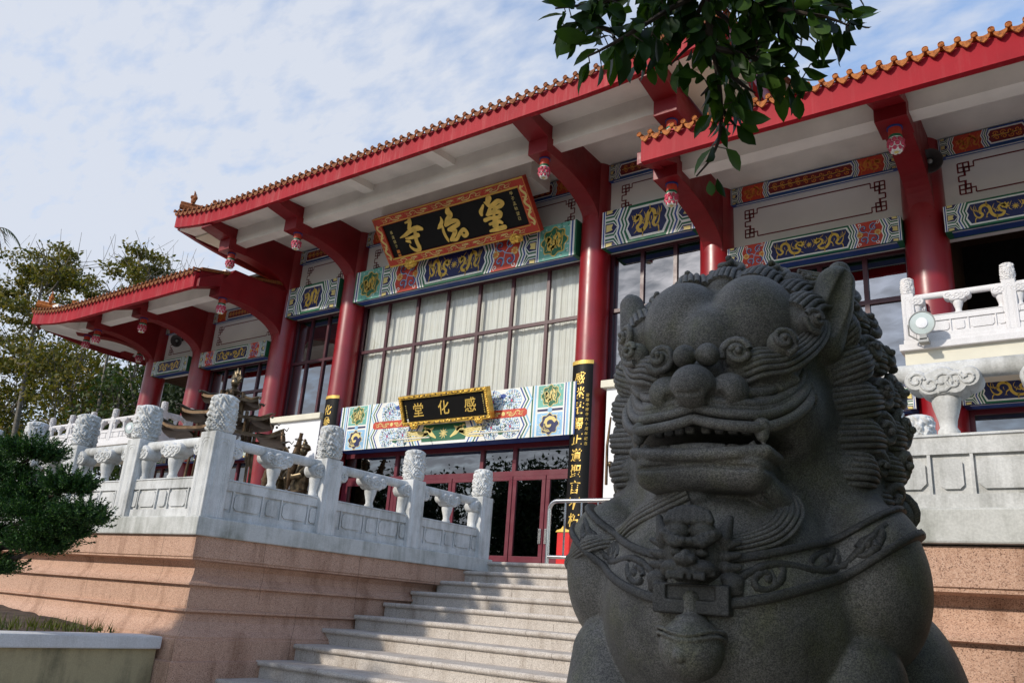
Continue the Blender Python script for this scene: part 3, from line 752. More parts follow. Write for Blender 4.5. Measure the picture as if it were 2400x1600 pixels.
for a, b in ((3, 4), (2, 3), (4, 5)):
    x0, x1 = CX[a]+G_, CX[b]-G_
    painted_beam(x0, x1, 14.66, 7.90, 8.80, 'main' if a == 3 else 'side', a == 3)
    upper_wall(CX[a], CX[b], 7.95, 10.2, (x0+.30, x1-.30, 8.93, 9.58)); painted_beam(x0, x1, 14.88, 9.72, 10.12, 'scroll', a == 3, 'p_blue', .13)
for a, b in ((0, 1), (1, 2), (5, 6), (6, 7)):
    x0, x1 = CX[a]+G_, CX[b]-G_
    painted_beam(x0, x1, 14.66, 6.77, 7.26, 'wing', a in (1, 5)); upper_wall(CX[a], CX[b], 6.82, 8.78, (x0+.26, x1-.28, 7.60, 8.22)); painted_beam(x0, x1, 14.88, 8.36, 8.72, 'scroll', True, 'p_blue', .13)
def window(x0, x1, z0, z1, mull, rails, glass, y=15.15, mat='frame_red', name='window', w=.085, back=None, curtain=False):
    mb = MB(); d = .07
    mb.box(x0, x1, y, y+d, z0, z0+w, mat); mb.box(x0, x1, y, y+d, z1-w, z1, mat); mb.box(x0, x0+w, y, y+d, z0+w, z1-w, mat); mb.box(x1-w, x1, y, y+d, z0+w, z1-w, mat)
    fr = mb.build(name, T)
    m2 = MB()
    for x in mull: m2.box(x-w/2, x+w/2, y-.004, y+d-.004, z0+w*.5, z1-w*.5, mat)
    for z in rails: m2.box(x0+w*.5, x1-w*.5, y-.008, y+d-.008, z-w/2, z+w/2, mat)
    if mull or rails: m2.build('window_bars', fr)
    g = MB(); g.add([(x0+.02, y+.045, z0+.02), (x1-.02, y+.045, z0+.02), (x1-.02, y+.045, z1-.02), (x0+.02, y+.045, z1-.02)], [(0, 1, 2, 3)], glass); g.build('pane', fr)
    if curtain:
        c = MB(); n = int((x1-x0)*90); V = []
        for k in range(n+1):
            x = x0+(x1-x0)*k/n; t = x*20
            yy = y+.20+.009*math.sin(t*2.1+1.3*math.sin(t*.37))+.006*math.sin(t*4.9+1.1+math.sin(t*.6))+.008*math.sin(t*.9)
            V += [(x, yy, z0), (x+.004*math.sin(x*7), yy+.004*math.sin(t), (z0+z1)/2), (x, yy*.7+(y+.2)*.3, z1)]
        c.add(V, [(3*k+j, 3*k+3+j, 3*k+4+j, 3*k+1+j) for k in range(n) for j in (0, 1)], 'curtain', True)
        c.build('curtain', fr)
    return fr
window(-16.66, -9.28, 4.70, 7.97, [-15.66, -14.58, -13.51, -12.45, -11.40, -10.34], [6.54], 'glass_clear', curtain=True)
window(-19.58, -17.30, 4.60, 7.97, [-18.86, -18.12], [6.54], 'glass_dark'); window(-8.63, -6.30, 4.60, 7.97, [-7.83, -7.03], [6.54], 'glass_dark')
window(-23.65, -20.22, 4.05, 6.84, [-22.8, -21.95, -21.1], [5.87], 'glass_dark'); window(-5.68, -2.38, 4.05, 6.84, [-4.82, -4.0, -3.17], [5.87], 'glass_dark')
window(-23.65, -20.22, .75, 3.72, [-22.5, -21.3], [2.9], 'glass_door', mat='door_red'); window(-5.68, -2.38, .75, 3.72, [-4.6, -3.5], [2.9], 'glass_door', mat='door_red')
# the dark interior shell behind the glass
mb = MB(); mb.box(-23.9, -2.1, 16.6, 16.7, FZ, 10.1, 'dark_inside'); mb.box(-23.9, -2.1, 15.3, 16.6, 10.0, 10.1, 'dark_inside'); mb.box(-23.9, -2.1, 15.26, 16.6, 4.2, 4.5, 'dark_inside')
mb.box(-24.0, -23.9, 15.26, 19.8, FZ, 10.1, 'wall_white'); mb.box(-2.1, -2.0, 15.26, 19.8, FZ, 10.1, 'inside_brown'); mb.box(-24, -2, 19.8, 20, FZ, 12, 'wall_white')
mb.box(-2.0, 4.0, 19.6, 19.8, FZ, 8.8, 'dark_inside'); mb.box(-2.0, 3.6, 15.3, 19.6, 8.60, 8.72, 'inside_brown')
for y in (16.2, 17.2, 18.2): mb.box(-2.0, 3.4, y, y+.25, 8.25, 8.6, 'inside_brown')
mb.build('inner_wall', T)
# entrance doors
dr = MB(); Y0 = 15.17; w = .10
dr.box(-16.62, -9.30, Y0, Y0+.09, 2.90, 3.02, 'door_red'); dr.box(-16.62, -9.30, Y0+.002, Y0+.088, 3.55, 3.66, 'door_red')
for x in (-14.72, -11.95, -11.0): dr.box(x-w/2, x+w/2, Y0-.003, Y0+.09, 3.02, 3.60, 'door_red')
for x in (-16.57, -14.73, -9.33): dr.box(x-w/2, x+w/2, Y0-.003, Y0+.09, FZ, 2.90, 'door_red')
dr.box(-16.6, -9.3, Y0+.001, Y0+.08, FZ, 1.0, 'door_red')
df = dr.build('door_frame', T)
g = MB(); g.add([(-16.6, Y0+.05, 1.0), (-9.3, Y0+.05, 1.0), (-9.3, Y0+.05, 3.6), (-16.6, Y0+.05, 3.6)], [(0, 1, 2, 3)], 'glass_door'); g.build('transom_pane', df)
def door(x0, x1, handle=None):
    mb = MB(); y = Y0-.02
    for b in ((x0, x1, 1.0, 1.13), (x0, x1, 2.80, 2.895), (x0, x0+.10, 1.13, 2.80), (x1-.10, x1, 1.13, 2.80)): mb.box(b[0], b[1], y, y+.06, b[2], b[3], 'door_red')
    d = mb.build('entrance_door', T, bevel=.006)
    g = MB(); g.add([(x0+.08, y+.03, 1.1), (x1-.08, y+.03, 1.1), (x1-.08, y+.03, 2.83), (x0+.08, y+.03, 2.83)], [(0, 1, 2, 3)], 'glass_door'); g.build('pane', d)
    if handle:
        h = MB(); h.box(handle-.035, handle+.035, y-.03, y-.001, 1.40, 1.72, 'steel'); h.build('door_handle', d, bevel=.006)
for a, b, h in ((-16.5, -14.80, None), (-14.66, -12.80, None), (-12.78, -11.0, None), (-10.98, -10.09, -10.16), (-10.07, -9.40, -10.0)): door(a, b, h)
# the big painted lintel above the doors
def lintel():
    mb = MB(); x0, x1, z0, z1, y = -16.36, -9.04, 3.63, 4.80, 14.56
    mb.box(x0, x1, y, y+.45, z0, z1, 'p_blue'); P = Pat(mb, (0, y, 0), XU, ZU, NY, .0016)
    P.rect(x0, x1, z0, z1, 'p_white', 1); h = z1-z0; vm = (z0+z1)/2
    for s, e in ((1, x0), (-1, x1)):
        for w_, c in ((.03, 'p_blue'), (.05, 'p_white'), (.05, 'p_green'), (.04, 'p_white'), (.05, 'p_lightblue'), (.03, 'p_white'), (.03, 'p_blue'), (.04, 'p_white')):
            a, b = sorted((e, e+s*w_)); P.rect(a, b, z0, z1, c, 2); e += s*w_
        a, b = sorted((e, e+s*.66))
        P.rect(a, b, vm+.07, z1-.02, 'p_teal', 2); P.rect(a, b, z0+.02, vm-.07, 'p_lightblue', 2)
        for k in range(110):
            up = k % 2; P.spiral(rng.uniform(a+.03, b-.03), rng.uniform(vm+.1, z1-.04) if up else rng.uniform(z0+.04, vm-.1), .026, .8, rng.uniform(0, 6), .010, 'p_white', 3)
        medallion(P, (a+b)/2, vm+.32, .24, 4, 'p_yellow', 'p_green', 0); medallion(P, (a+b)/2, vm-.32, .24, 4, 'p_yellow', 'p_navy', 1)
        P.stroke([(a, vm), (b, vm)], .05, 'p_navy', 3); P.disc((a+b)/2, vm, .06, 'p_lightblue', 4)
        e += s*.68
        for w_, c in ((.03, 'p_white'), (.05, 'p_lightblue'), (.03, 'p_white'), (.04, 'p_green'), (.04, 'p_white')):
            a, b = sorted((e, e+s*w_)); P.rect(a, b, z0, z1, c, 2); e += s*w_
        def chev(e, cols, w_):
            for c in cols:
                for lo, hi in ((z0, vm), (vm, z1)):
                    m = (lo+hi)/2; q = [(e, lo), (e-s*.16, m), (e, hi)]; q2 = [(u+s*w_, v) for u, v in q][::-1]
                    P.poly(q+q2, c, 3)
                e += s*w_
            return e
        e = chev(e+s*.10, ['p_lightblue', 'p_white', 'p_green', 'p_white', 'p_blue', 'p_white'], .042)
        a, b = sorted((e, e+s*.95))
        P.rect(a-.05, b+.05, z0, z1, 'p_white', 2)
        for cu in (a+.26, b-.16):
            for cv in (vm+.30, vm-.30):
                P.disc(cu, cv, .27, 'p_lightblue', 2.3, 24); P.disc(cu, cv, .255, 'p_white', 2.6, 24); P.disc(cu, cv, .145, 'p_lightblue', 2.7, 20); P.disc(cu, cv, .132, 'p_white', 2.8, 20)
                for r_, n_, c in ((.222, 20, 'p_blue'), (.17, 16, 'p_green'), (.105, 11, 'p_blue'), (.05, 6, 'p_blue')):
                    for k in range(n_):
                        t = 2*math.pi*k/n_; P.spiral(cu+r_*math.cos(t), cv+r_*math.sin(t), .032, .85, t, .016, c if k % 3 else 'p_lightblue', 3)
                P.disc(cu, cv, .028, 'p_pink', 4, 8)
        for k in range(90): P.spiral(rng.uniform(a, b), rng.uniform(z0+.03, z1-.03), .032, .85, rng.uniform(0, 6), .016, ('p_lightblue', 'p_green', 'p_blue')[k % 3], 3)
        P.disc((a+b)/2+.06, vm+.42, .06, 'p_blue', 4, 8, 1.4); P.disc((a+b)/2+.06, vm-.42, .06, 'p_green', 4, 8, 1.4)
        ra, rb = sorted((e-s*.28, e+s*1.02))
        P.poly([(ra+.06, vm-.095), (rb-.06, vm-.095), (rb, vm-.05), (rb, vm+.05), (rb-.06, vm+.095), (ra+.06, vm+.095), (ra, vm+.05), (ra, vm-.05)], 'p_red', 5)
        dragon(P, ra+.08, (ra+rb)/2-.07, vm-.07, vm+.07, 'p_yellow', 6, True, 'p_red'); dragon(P, (ra+rb)/2+.07, rb-.08, vm-.07, vm+.07, 'p_yellow', 6, False, 'p_red'); P.disc((ra+rb)/2, vm, .05, 'p_yellow', 6)
        e += s*.98
        e = chev(e+s*.10, ['p_blue', 'p_white', 'p_green', 'p_white', 'p_lightblue', 'p_white', 'p_blue'], .045)
        if s > 0: L_ = e
        else: Rr = e
    # middle: phoenix cartouche below, red one above (behind the plaque)
    P.poly([(L_+.05, z0+.07), (Rr-.05, z0+.07), (Rr, z0+.25), (Rr-.08, vm-.10), (L_+.08, vm-.10), (L_, z0+.25)], 'p_green', 4)
    P.poly([(L_+.05, vm+.10), (Rr-.05, vm+.10), (Rr, vm+.30), (Rr-.08, z1-.05), (L_+.08, z1-.05), (L_, vm+.30)], 'p_green', 4)
    P.poly([(L_+.15, vm+.16), (Rr-.15, vm+.16), (Rr-.08, vm+.30), (Rr-.15, z1-.10), (L_+.15, z1-.10), (L_+.08, vm+.30)], 'p_red', 5)
    um = (L_+Rr)/2; vv = z0+.25
    pearl(P, um, vv, .055, 'p_yellow', 6)
    for s in (1, -1):
        q = lambda a, b: (um+s*a, vv+b)
        P.stroke([q(.22, -.10), q(.38, .0), q(.52, .12), q(.62, .08)], [.03, .11, .09, .03], 'p_yellow', 6)
        P.poly([q(.42, .02), q(.30, .17), q(.55, .12)], 'p_yellow', 6); P.stroke([q(.52, .10), q(.60, .17), q(.66, .16)], [.05, .05, .01], 'p_yellow', 6)
        for k in range(5): P.stroke([q(.48, .02), q(.75, .07-.045*k), q(1.0, .10-.05*k+.03*math.sin(k)), q(1.25, .09-.055*k)], [.05, .035, .04, .012], 'p_yellow', 6)
    return mb.build('painted_lintel', T)
lintel()
for a, b in ((-14.2, -12.9), (-11.7, -10.3)):
    mb = MB(); mb.tube([(a, 14.30, 3.74), (b, 14.30, 3.74)], .018, 8, 'cream'); mb.tube([(a+.2, 14.30, 3.74), (a+.2, 14.57, 3.80)], .012, 6, 'lamp_grey'); mb.tube([(b-.2, 14.30, 3.74), (b-.2, 14.57, 3.80)], .012, 6, 'lamp_grey'); mb.build('lamp_rod', T)
for a, b in ((0, 1), (1, 2), (5, 6), (6, 7)): painted_beam(CX[a]+G_, CX[b]-G_, 14.62, 3.66, 4.09, 'side', a in (1, 5), 'p_navy')
# loggia windows under the balconies
for a, b in ((0, 1), (6, 7)): window(CX[a]+.35, CX[b]-.35, .75, 3.7, [(CX[a]+CX[b])/2], [2.9], 'glass_door', mat='door_red')
mb = MB(); mb.box(-27.0, -24.0, 14.75, 19.8, 4.10, 4.22, 'floor_tile'); mb.box(-2.0, 3.4, 14.75, 19.8, 4.10, 4.22, 'floor_tile'); mb.build('loggia_floor', T)
mb = MB(); mb.box(-27.0, -24.0, 15.26, 19.8, 6.86, 6.95, 'inside_brown'); mb.build('loggia_ceiling', T)
for x in (CX[0], CX[7]):
    mb = MB(); mb.lathe([(CR, FZ), (CR, 8.76)], (x, 19.2, 0), 32, 'red_gloss'); mb.build('column', T)
# white screen walls between the narrow bays
for x0, x1 in ((-19.30, -17.22), (-8.42, -6.36)):
    mb = MB(); mb.box(x0+.10, x1, 14.62, 14.9, FZ, 4.58, 'panel_white'); s_ = mb.build('screen_wall', T)
    c = MB(); c.box(x0, x1+.05, 14.52, 15.0, 4.58, 4.74, 'cream'); c.build('coping', s_, bevel=.01)
    if x0 < -15:
        P_ = ('廣', '目', '天', '王'); xx = -19.06
    else: P_ = ('持', '國', '天', '王'); xx = -8.03
    t = MB(); P = Pat(t, (0, 14.62, 0), XU, ZU, NY, .004)
    for k, ch in enumerate(P_): P.text(ch, xx, (4.12 if x0 > -15 else 3.75)-.21*k, .19, 'p_black', 1)
    t.build('lettering', s_)
# hanging box that carries the big plaque
mb = MB(); mb.box(-15.0, -10.1, 13.78, 14.6, 9.70, 10.168, 'soffit_white'); mb.build('plaque_mount', T)
# ------------------------------------------------------------------ plaques and boards
BIG = {'si': [[(-1.246, 0.461, 0.079), (-1.27, 0.341, 0.099), (-1.372, 0.201, 0.079)], [(-1.416, 0.373, 0.04), (-1.286, 0.38, 0.066)], [(-1.759, 0.028, 0.02), (-1.567, 0.061, 0.079), (-1.319, 0.144, 0.106), (-1.084, 0.157, 0.125), (-0.959, 0.112, 0.079)], [(-1.576, -0.029, 0.046), (-1.385, -0.041, 0.073), (-1.145, -0.019, 0.099)], [(-1.598, -0.097, 0.046), (-1.496, -0.128, 0.073), (-1.48, -0.168, 0.04)], [(-1.198, 0.109, 0.079), (-1.264, -0.149, 0.099), (-1.251, -0.315, 0.106), (-1.28, -0.401, 0.092), (-1.41, -0.384, 0.079), (-1.522, -0.278, 0.053), (-1.532, -0.203, 0.016)]], 'yin': [[(-0.252, 0.275, 0.02), (-0.264, 0.155, 0.086), (-0.378, 0.048, 0.092), (-0.463, 0.005, 0.026)], [(-0.297, 0.057, 0.059), (-0.315, -0.151, 0.073), (-0.279, -0.336, 0.066), (-0.271, -0.391, 0.02)], [(0.069, 0.462, 0.066), (0.029, 0.35, 0.152), (0.062, 0.256, 0.119), (-0.092, 0.152, 0.099), (-0.188, 0.059, 0.053)], [(-0.185, 0.041, 0.079), (0.053, 0.094, 0.099), (0.212, 0.067, 0.079), (0.196, -0.016, 0.092), (0.006, -0.062, 0.092), (-0.137, -0.092, 0.079)], [(-0.104, -0.091, 0.092), (0.039, -0.156, 0.106), (-0.067, -0.274, 0.092), (-0.179, -0.357, 0.073)], [(-0.17, -0.359, 0.066), (-0.005, -0.375, 0.073), (0.156, -0.251, 0.079), (0.314, -0.181, 0.086), (0.369, -0.297, 0.086), (0.264, -0.344, 0.079), (0.201, -0.27, 0.059)]], 'ling': [[(1.328, 0.471, 0.079), (1.33, 0.404, 0.138), (1.259, 0.305, 0.106)], [(1.115, 0.272, 0.046), (0.986, 0.133, 0.099), (0.975, 0.059, 0.073)], [(1.177, 0.324, 0.04), (1.315, 0.2, 0.099), (1.551, 0.27, 0.099), (1.672, 0.208, 0.079), (1.588, 0.145, 0.086), (1.38, 0.118, 0.066)], [(1.333, 0.221, 0.066), (1.222, 0.096, 0.079), (1.11, 0.021, 0.033)], [(1.138, 0.014, 0.053), (1.331, 0.046, 0.099), (1.526, -0.007, 0.079), (1.459, -0.1, 0.086), (1.292, -0.096, 0.066)], [(1.021, -0.095, 0.086), (1.219, -0.08, 0.073), (1.355, -0.16, 0.066)], [(1.333, 0.004, 0.066), (1.279, -0.152, 0.073), (1.212, -0.289, 0.066)], [(1.121, -0.219, 0.059), (1.384, -0.209, 0.086), (1.475, -0.254, 0.066)], [(1.363, -0.188, 0.066), (1.269, -0.37, 0.079)], [(1.071, -0.387, 0.053), (1.275, -0.379, 0.099), (1.519, -0.373, 0.099)]]}
def plaque(name, label, yt, yb, zt, zb, x0, x1, border, fmat, small):
    o = Vector(((x0+x1)/2, (yt+yb)/2, (zt+zb)/2)); V = Vector((0, yt-yb, zt-zb)); H = V.length; V.normalize(); U = Vector((1, 0, 0)); N = U.cross(V)
    if N.y > 0: N = -N
    W_ = x1-x0; t = thing(name, label, 'plaque', tuple(o))
    def slab(mb, u0, u1, v0, v1, n0, n1, mat):
        c = [o+U*u+V*v+N*n for n in (n0, n1) for u, v in ((u0, v0), (u1, v0), (u1, v1), (u0, v1))]
        mb.add(c, [(3, 2, 1, 0), (4, 5, 6, 7), (0, 1, 5, 4), (1, 2, 6, 5), (2, 3, 7, 6), (3, 0, 4, 7)], mat)
    b = MB(); slab(b, -W_/2+border*.6, W_/2-border*.6, -H/2+border*.6, H/2-border*.6, -.06, .0, 'p_black'); bd = b.build('board', t)
    f = MB()
    for q in ((-W_/2, W_/2, H/2-border, H/2), (-W_/2, W_/2, -H/2, -H/2+border), (-W_/2, -W_/2+border, -H/2+border, H/2-border), (W_/2-border, W_/2, -H/2+border, H/2-border)): slab(f, *q, -.12, .045, fmat)
    P = Pat(f, o+N*.045, U, V, N, .002)
    iw = .012 if not small else .01
    for (w_, h_, m) in ((W_/2-.02, H/2-.02, 'p_gold'), (W_/2-border+.025, H/2-border+.025, 'p_gold')):
        P.stroke([(-w_, -h_), (w_, -h_), (w_, h_), (-w_, h_)], iw*1.6, m, 1, True)
    bm = border*.62
    if not small:
        for v in (H/2-border/2, -H/2+border/2):
            for k in range(5):
                a = -W_/2+.28+k*(W_-.56)/5; dragon(P, a, a+(W_-.56)/5*.9, v-bm/2, v+bm/2, 'p_yellow', 2, k < 3, 'p_red')
        for u in (-W_/2+border/2, W_/2-border/2):
            pts = [(u+.05*math.sin(k*1.25), -H/2+.2+k*(H-.4)/15) for k in range(16)]; P.stroke(catmull(pts, 3), .055, 'p_yellow', 2)
            for k in range(12): P.stroke([(u, -H/2+.25+k*(H-.5)/11), (u+(.07 if k % 2 else -.07), -H/2+.28+k*(H-.5)/11)], [.03, .01], 'p_yellow', 2)
    fr = f.build('frame', t)
    if small:   # gilt carved frame: little bosses
        g = MB()
        for k in range(64):
            u = -W_/2+W_*(k+.5)/64
            for v in (H/2-border/2, -H/2+border/2): c = o+U*u+V*(v+rng.uniform(-.2, .2)*border)+N*.045; g.ball(c, (.03, .022, rng.uniform(.015, .03)), 'gold_leaf' if k % 4 else 'bronze_dark', 6, 4)
        for k in range(14):
            v = -H/2+H*(k+.5)/14
            for u in (-W_/2+border/2, W_/2-border/2): c = o+U*(u+rng.uniform(-.2, .2)*border)+V*v+N*.045; g.ball(c, (.03, .022, .025), 'gold_leaf', 6, 4)
        g.build('gilt_carving', fr)
    for su in (-1, 1):   # gilded lion feet
        c = o+U*(su*(W_/2-(.72 if not small else .36)))+V*(-H/2-.02)+N*.03; g = MB(); s = 1.0 if not small else .55
        for k in range(46):
            q = Vector(rng.normal(size=3)); q.normalize(); g.ball(c+Vector((q.x*.17, q.y*.08, q.z*.11))*s, rng.uniform(.03, .055)*s, 'gold_leaf', 6, 5)
        g.ball(c, (.17*s, .10*s, .12*s), 'gold_leaf', 10, 8); g.build('lion_foot', t)
    l = MB(); PL = Pat(l, o+N*.001, U, V, N, .004)
    return t, bd, l, PL, W_, H
t, bd, l, PL, W_, H = plaque('temple_name_plaque', 'large tilted black plaque with three bold gold characters in a red dragon frame', 13.55, 14.45, 9.63, 8.59, -15.06, -10.15, .235, 'p_red', False)
for key, sts in BIG.items():
    for i, st in enumerate(sts):
        pts = catmull([(a, b, 0) for a, b, w in st], 5); w = np.interp(np.linspace(0, 1, len(pts)), np.linspace(0, 1, len(st)), [q[2] for q in st])*1.22
        lay = 4+i*.35
        PL.stroke(pts, list(w), 'gold_flat', lay); PL.disc(st[0][0], st[0][1], st[0][2]*.6, 'gold_flat', lay+.1, 12); PL.disc(st[-1][0], st[-1][1], st[-1][2]*.6, 'gold_flat', lay+.1, 12)
for k, ch in enumerate('甲子孟秋望日'): PL.text(ch, 1.98, .36-.125*k, .10, 'p_yellow', 1)
for k, ch in enumerate('善遠題于'): PL.text(ch, -2.0, .22-.13*k, .10, 'p_yellow', 1)
PL.rect(-2.05, -1.95, -.36, -.27, 'p_orange', 1); PL.rect(-2.05, -1.95, -.48, -.39, 'p_orange', 1)
l.build('lettering', bd)
t, bd, l, PL, W_, H = plaque('hall_name_plaque', 'small black plaque with gold characters in a gilt frame over the doors', 14.12, 14.40, 4.77, 4.10, -13.87, -11.15, .085, 'gold_leaf', True)
for k, ch in enumerate('感化堂'): PL.text(ch, .80-.80*k, 0.0, .36, 'gold_flat', 2, .008, .10)
for k in range(9): PL.text('靈隱寺建寺六十年'[k % 8], 1.19, .20-.05*k, .042, 'p_yellow', 1)
for k in range(6): PL.text('弟子敬獻立石'[k], -1.19, .12-.055*k, .042, 'p_yellow', 1)
PL.rect(-1.215, -1.165, -.24, -.205, 'p_white', 1); PL.rect(-1.215, -1.165, -.29, -.255, 'p_white', 1)
l.build('lettering', bd)
def couplet(name, label, x, ztop, chars, small):
    t = thing(name, label, 'couplet board', (x, 14.6, 1.5)); r0, r1 = CR*1.04+.012, CR*1.04+.05; z0 = 1.62
    A = np.linspace(R_(-38), R_(38), 14); mb = MB()
    pf = lambda a, r: (x+r*math.sin(a), 15-r*math.cos(a))
    poly = [pf(a, r0) for a in A]+[pf(a, r1) for a in A[::-1]]
    mb.prism(poly, lambda p, q: (p[0], p[1], q), z0, ztop, 'p_black'); b = mb.build('board', t)
    g = MB()
    poly2 = [pf(a*1.02, r0) for a in A]+[pf(a*1.02, r1+.008) for a in A[::-1]]
    g.prism(poly2, lambda p, q: (p[0], p[1], q), ztop-.015, ztop+.07, 'gold_flat'); g.build('gold_cap', t); g = MB(); g.prism(poly2, lambda p, q: (p[0], p[1], q), z0-.07, z0+.015, 'gold_flat'); g.build('gold_cap', t)
    l = MB(); P = Pat(l, (0, 0, 0), XU, ZU, NY, 1)
    def put(ch, uc, zc, size, off):
        V, F = text_mesh(ch, off)
        l.add([pf((uc+size*(p[0]+.10*p[1]))/r1, r1+.004)+(zc+size*1.08*p[1],) for p in V], F, 'gold_flat')
    n = len(chars)
    for k, ch in enumerate(chars): put(ch, -.02, ztop-.33-k*(ztop-z0-.55)/(n-1 if n > 1 else 1), .27, .012)
    for k, ch in enumerate(small): put(ch, .185, ztop-.72-k*.105, .072, 0)
    l.build('lettering', b)
couplet('couplet_board', 'tall black couplet board with ten gold characters on the red column right of the doors', -8.96, 5.20, '感迷茫歸正道聖言不朽', '靈隱寺建寺六十周年紀念')
couplet('couplet_board', 'black couplet board half hidden on the red column left of the doors', -16.92, 5.13, '化參善信啟慈悲法雨長', '')

# ------------------------------------------------------------------ stone balustrades
def carved_head(s=1.0, seed=0):
    # dragon and cloud relief wrapped round a drum
    na, nz = 120, 90; R0, Hh = .124*s, .405*s
    a = np.linspace(0, 2*np.pi, na, endpoint=False); z = np.linspace(0, 1, nz); A, Z = np.meshgrid(a, z)
    wx = .9*np.sin(4*A+19*Z+seed)+.6*np.sin(3*A-15*Z+1+seed); wz = .5*np.sin(3*A+2.3*seed)+.35*np.sin(8*A+10*Z)
    f = .55*np.abs(np.sin(3.0*A+wx+12*Z+wz*2))+.45*np.abs(np.sin(18*Z+wz*4+2.0*np.sin(A*3+seed)))
    scale = np.abs(np.sin(13*A+26*Z))*np.abs(np.sin(13*A-26*Z))*np.clip(1.3-2.4*np.abs(Z-.25-.1*np.sin(A*2+seed)), 0, 1)
    prof = np.interp(Z, [0, .03, .08, .5, .90, .96, 1.0], [.80, .97, 1.0, 1.03, 1.0, .90, .62])
    rad = R0*prof+s*(.034*f**1.4+.016*scale-.016)*np.clip(np.minimum(Z, 1-Z)*14, .25, 1)
    V = np.stack([rad*np.cos(A), rad*np.sin(A), Z*Hh], -1).reshape(-1, 3)
    top = [0, 0, Hh*1.0]; V = np.vstack([V, [top]]); F = []
    for i in range(nz-1):
        for k in range(na): F.append((i*na+k, i*na+(k+1) % na, (i+1)*na+(k+1) % na, (i+1)*na+k))
    me = bpy.data.meshes.new('carved_finial'); me.from_pydata(V.tolist(), [], F+[((nz-1)*na+k, (nz-1)*na+(k+1) % na, nz*na) for k in range(na)])
    me.polygons.foreach_set('use_smooth', [True]*len(me.polygons)); return me
HEADS = [carved_head(1.0, q) for q in (0.3, 1.9)]
for me in HEADS: me.materials.append(MATS['balustrade_stone'])
HEAD_FAR = carved_head(.72, 1.1); HEAD_FAR.materials.append(MATS['balustrade_far'])
def oct_plate(P, u0, u1, v0, v1, c, mat, layer, notch=True):
    c = min(c, (v1-v0)*.3); m = c*.35
    P.poly([(u0+c, v0), (u1-c, v0), (u1-m, v0+m) if False else (u1-c, v0+m*0), (u1, v0+c), (u1, v1-c), (u1-c, v1), (u0+c, v1), (u0, v1-c), (u0, v0+c)], mat, layer)
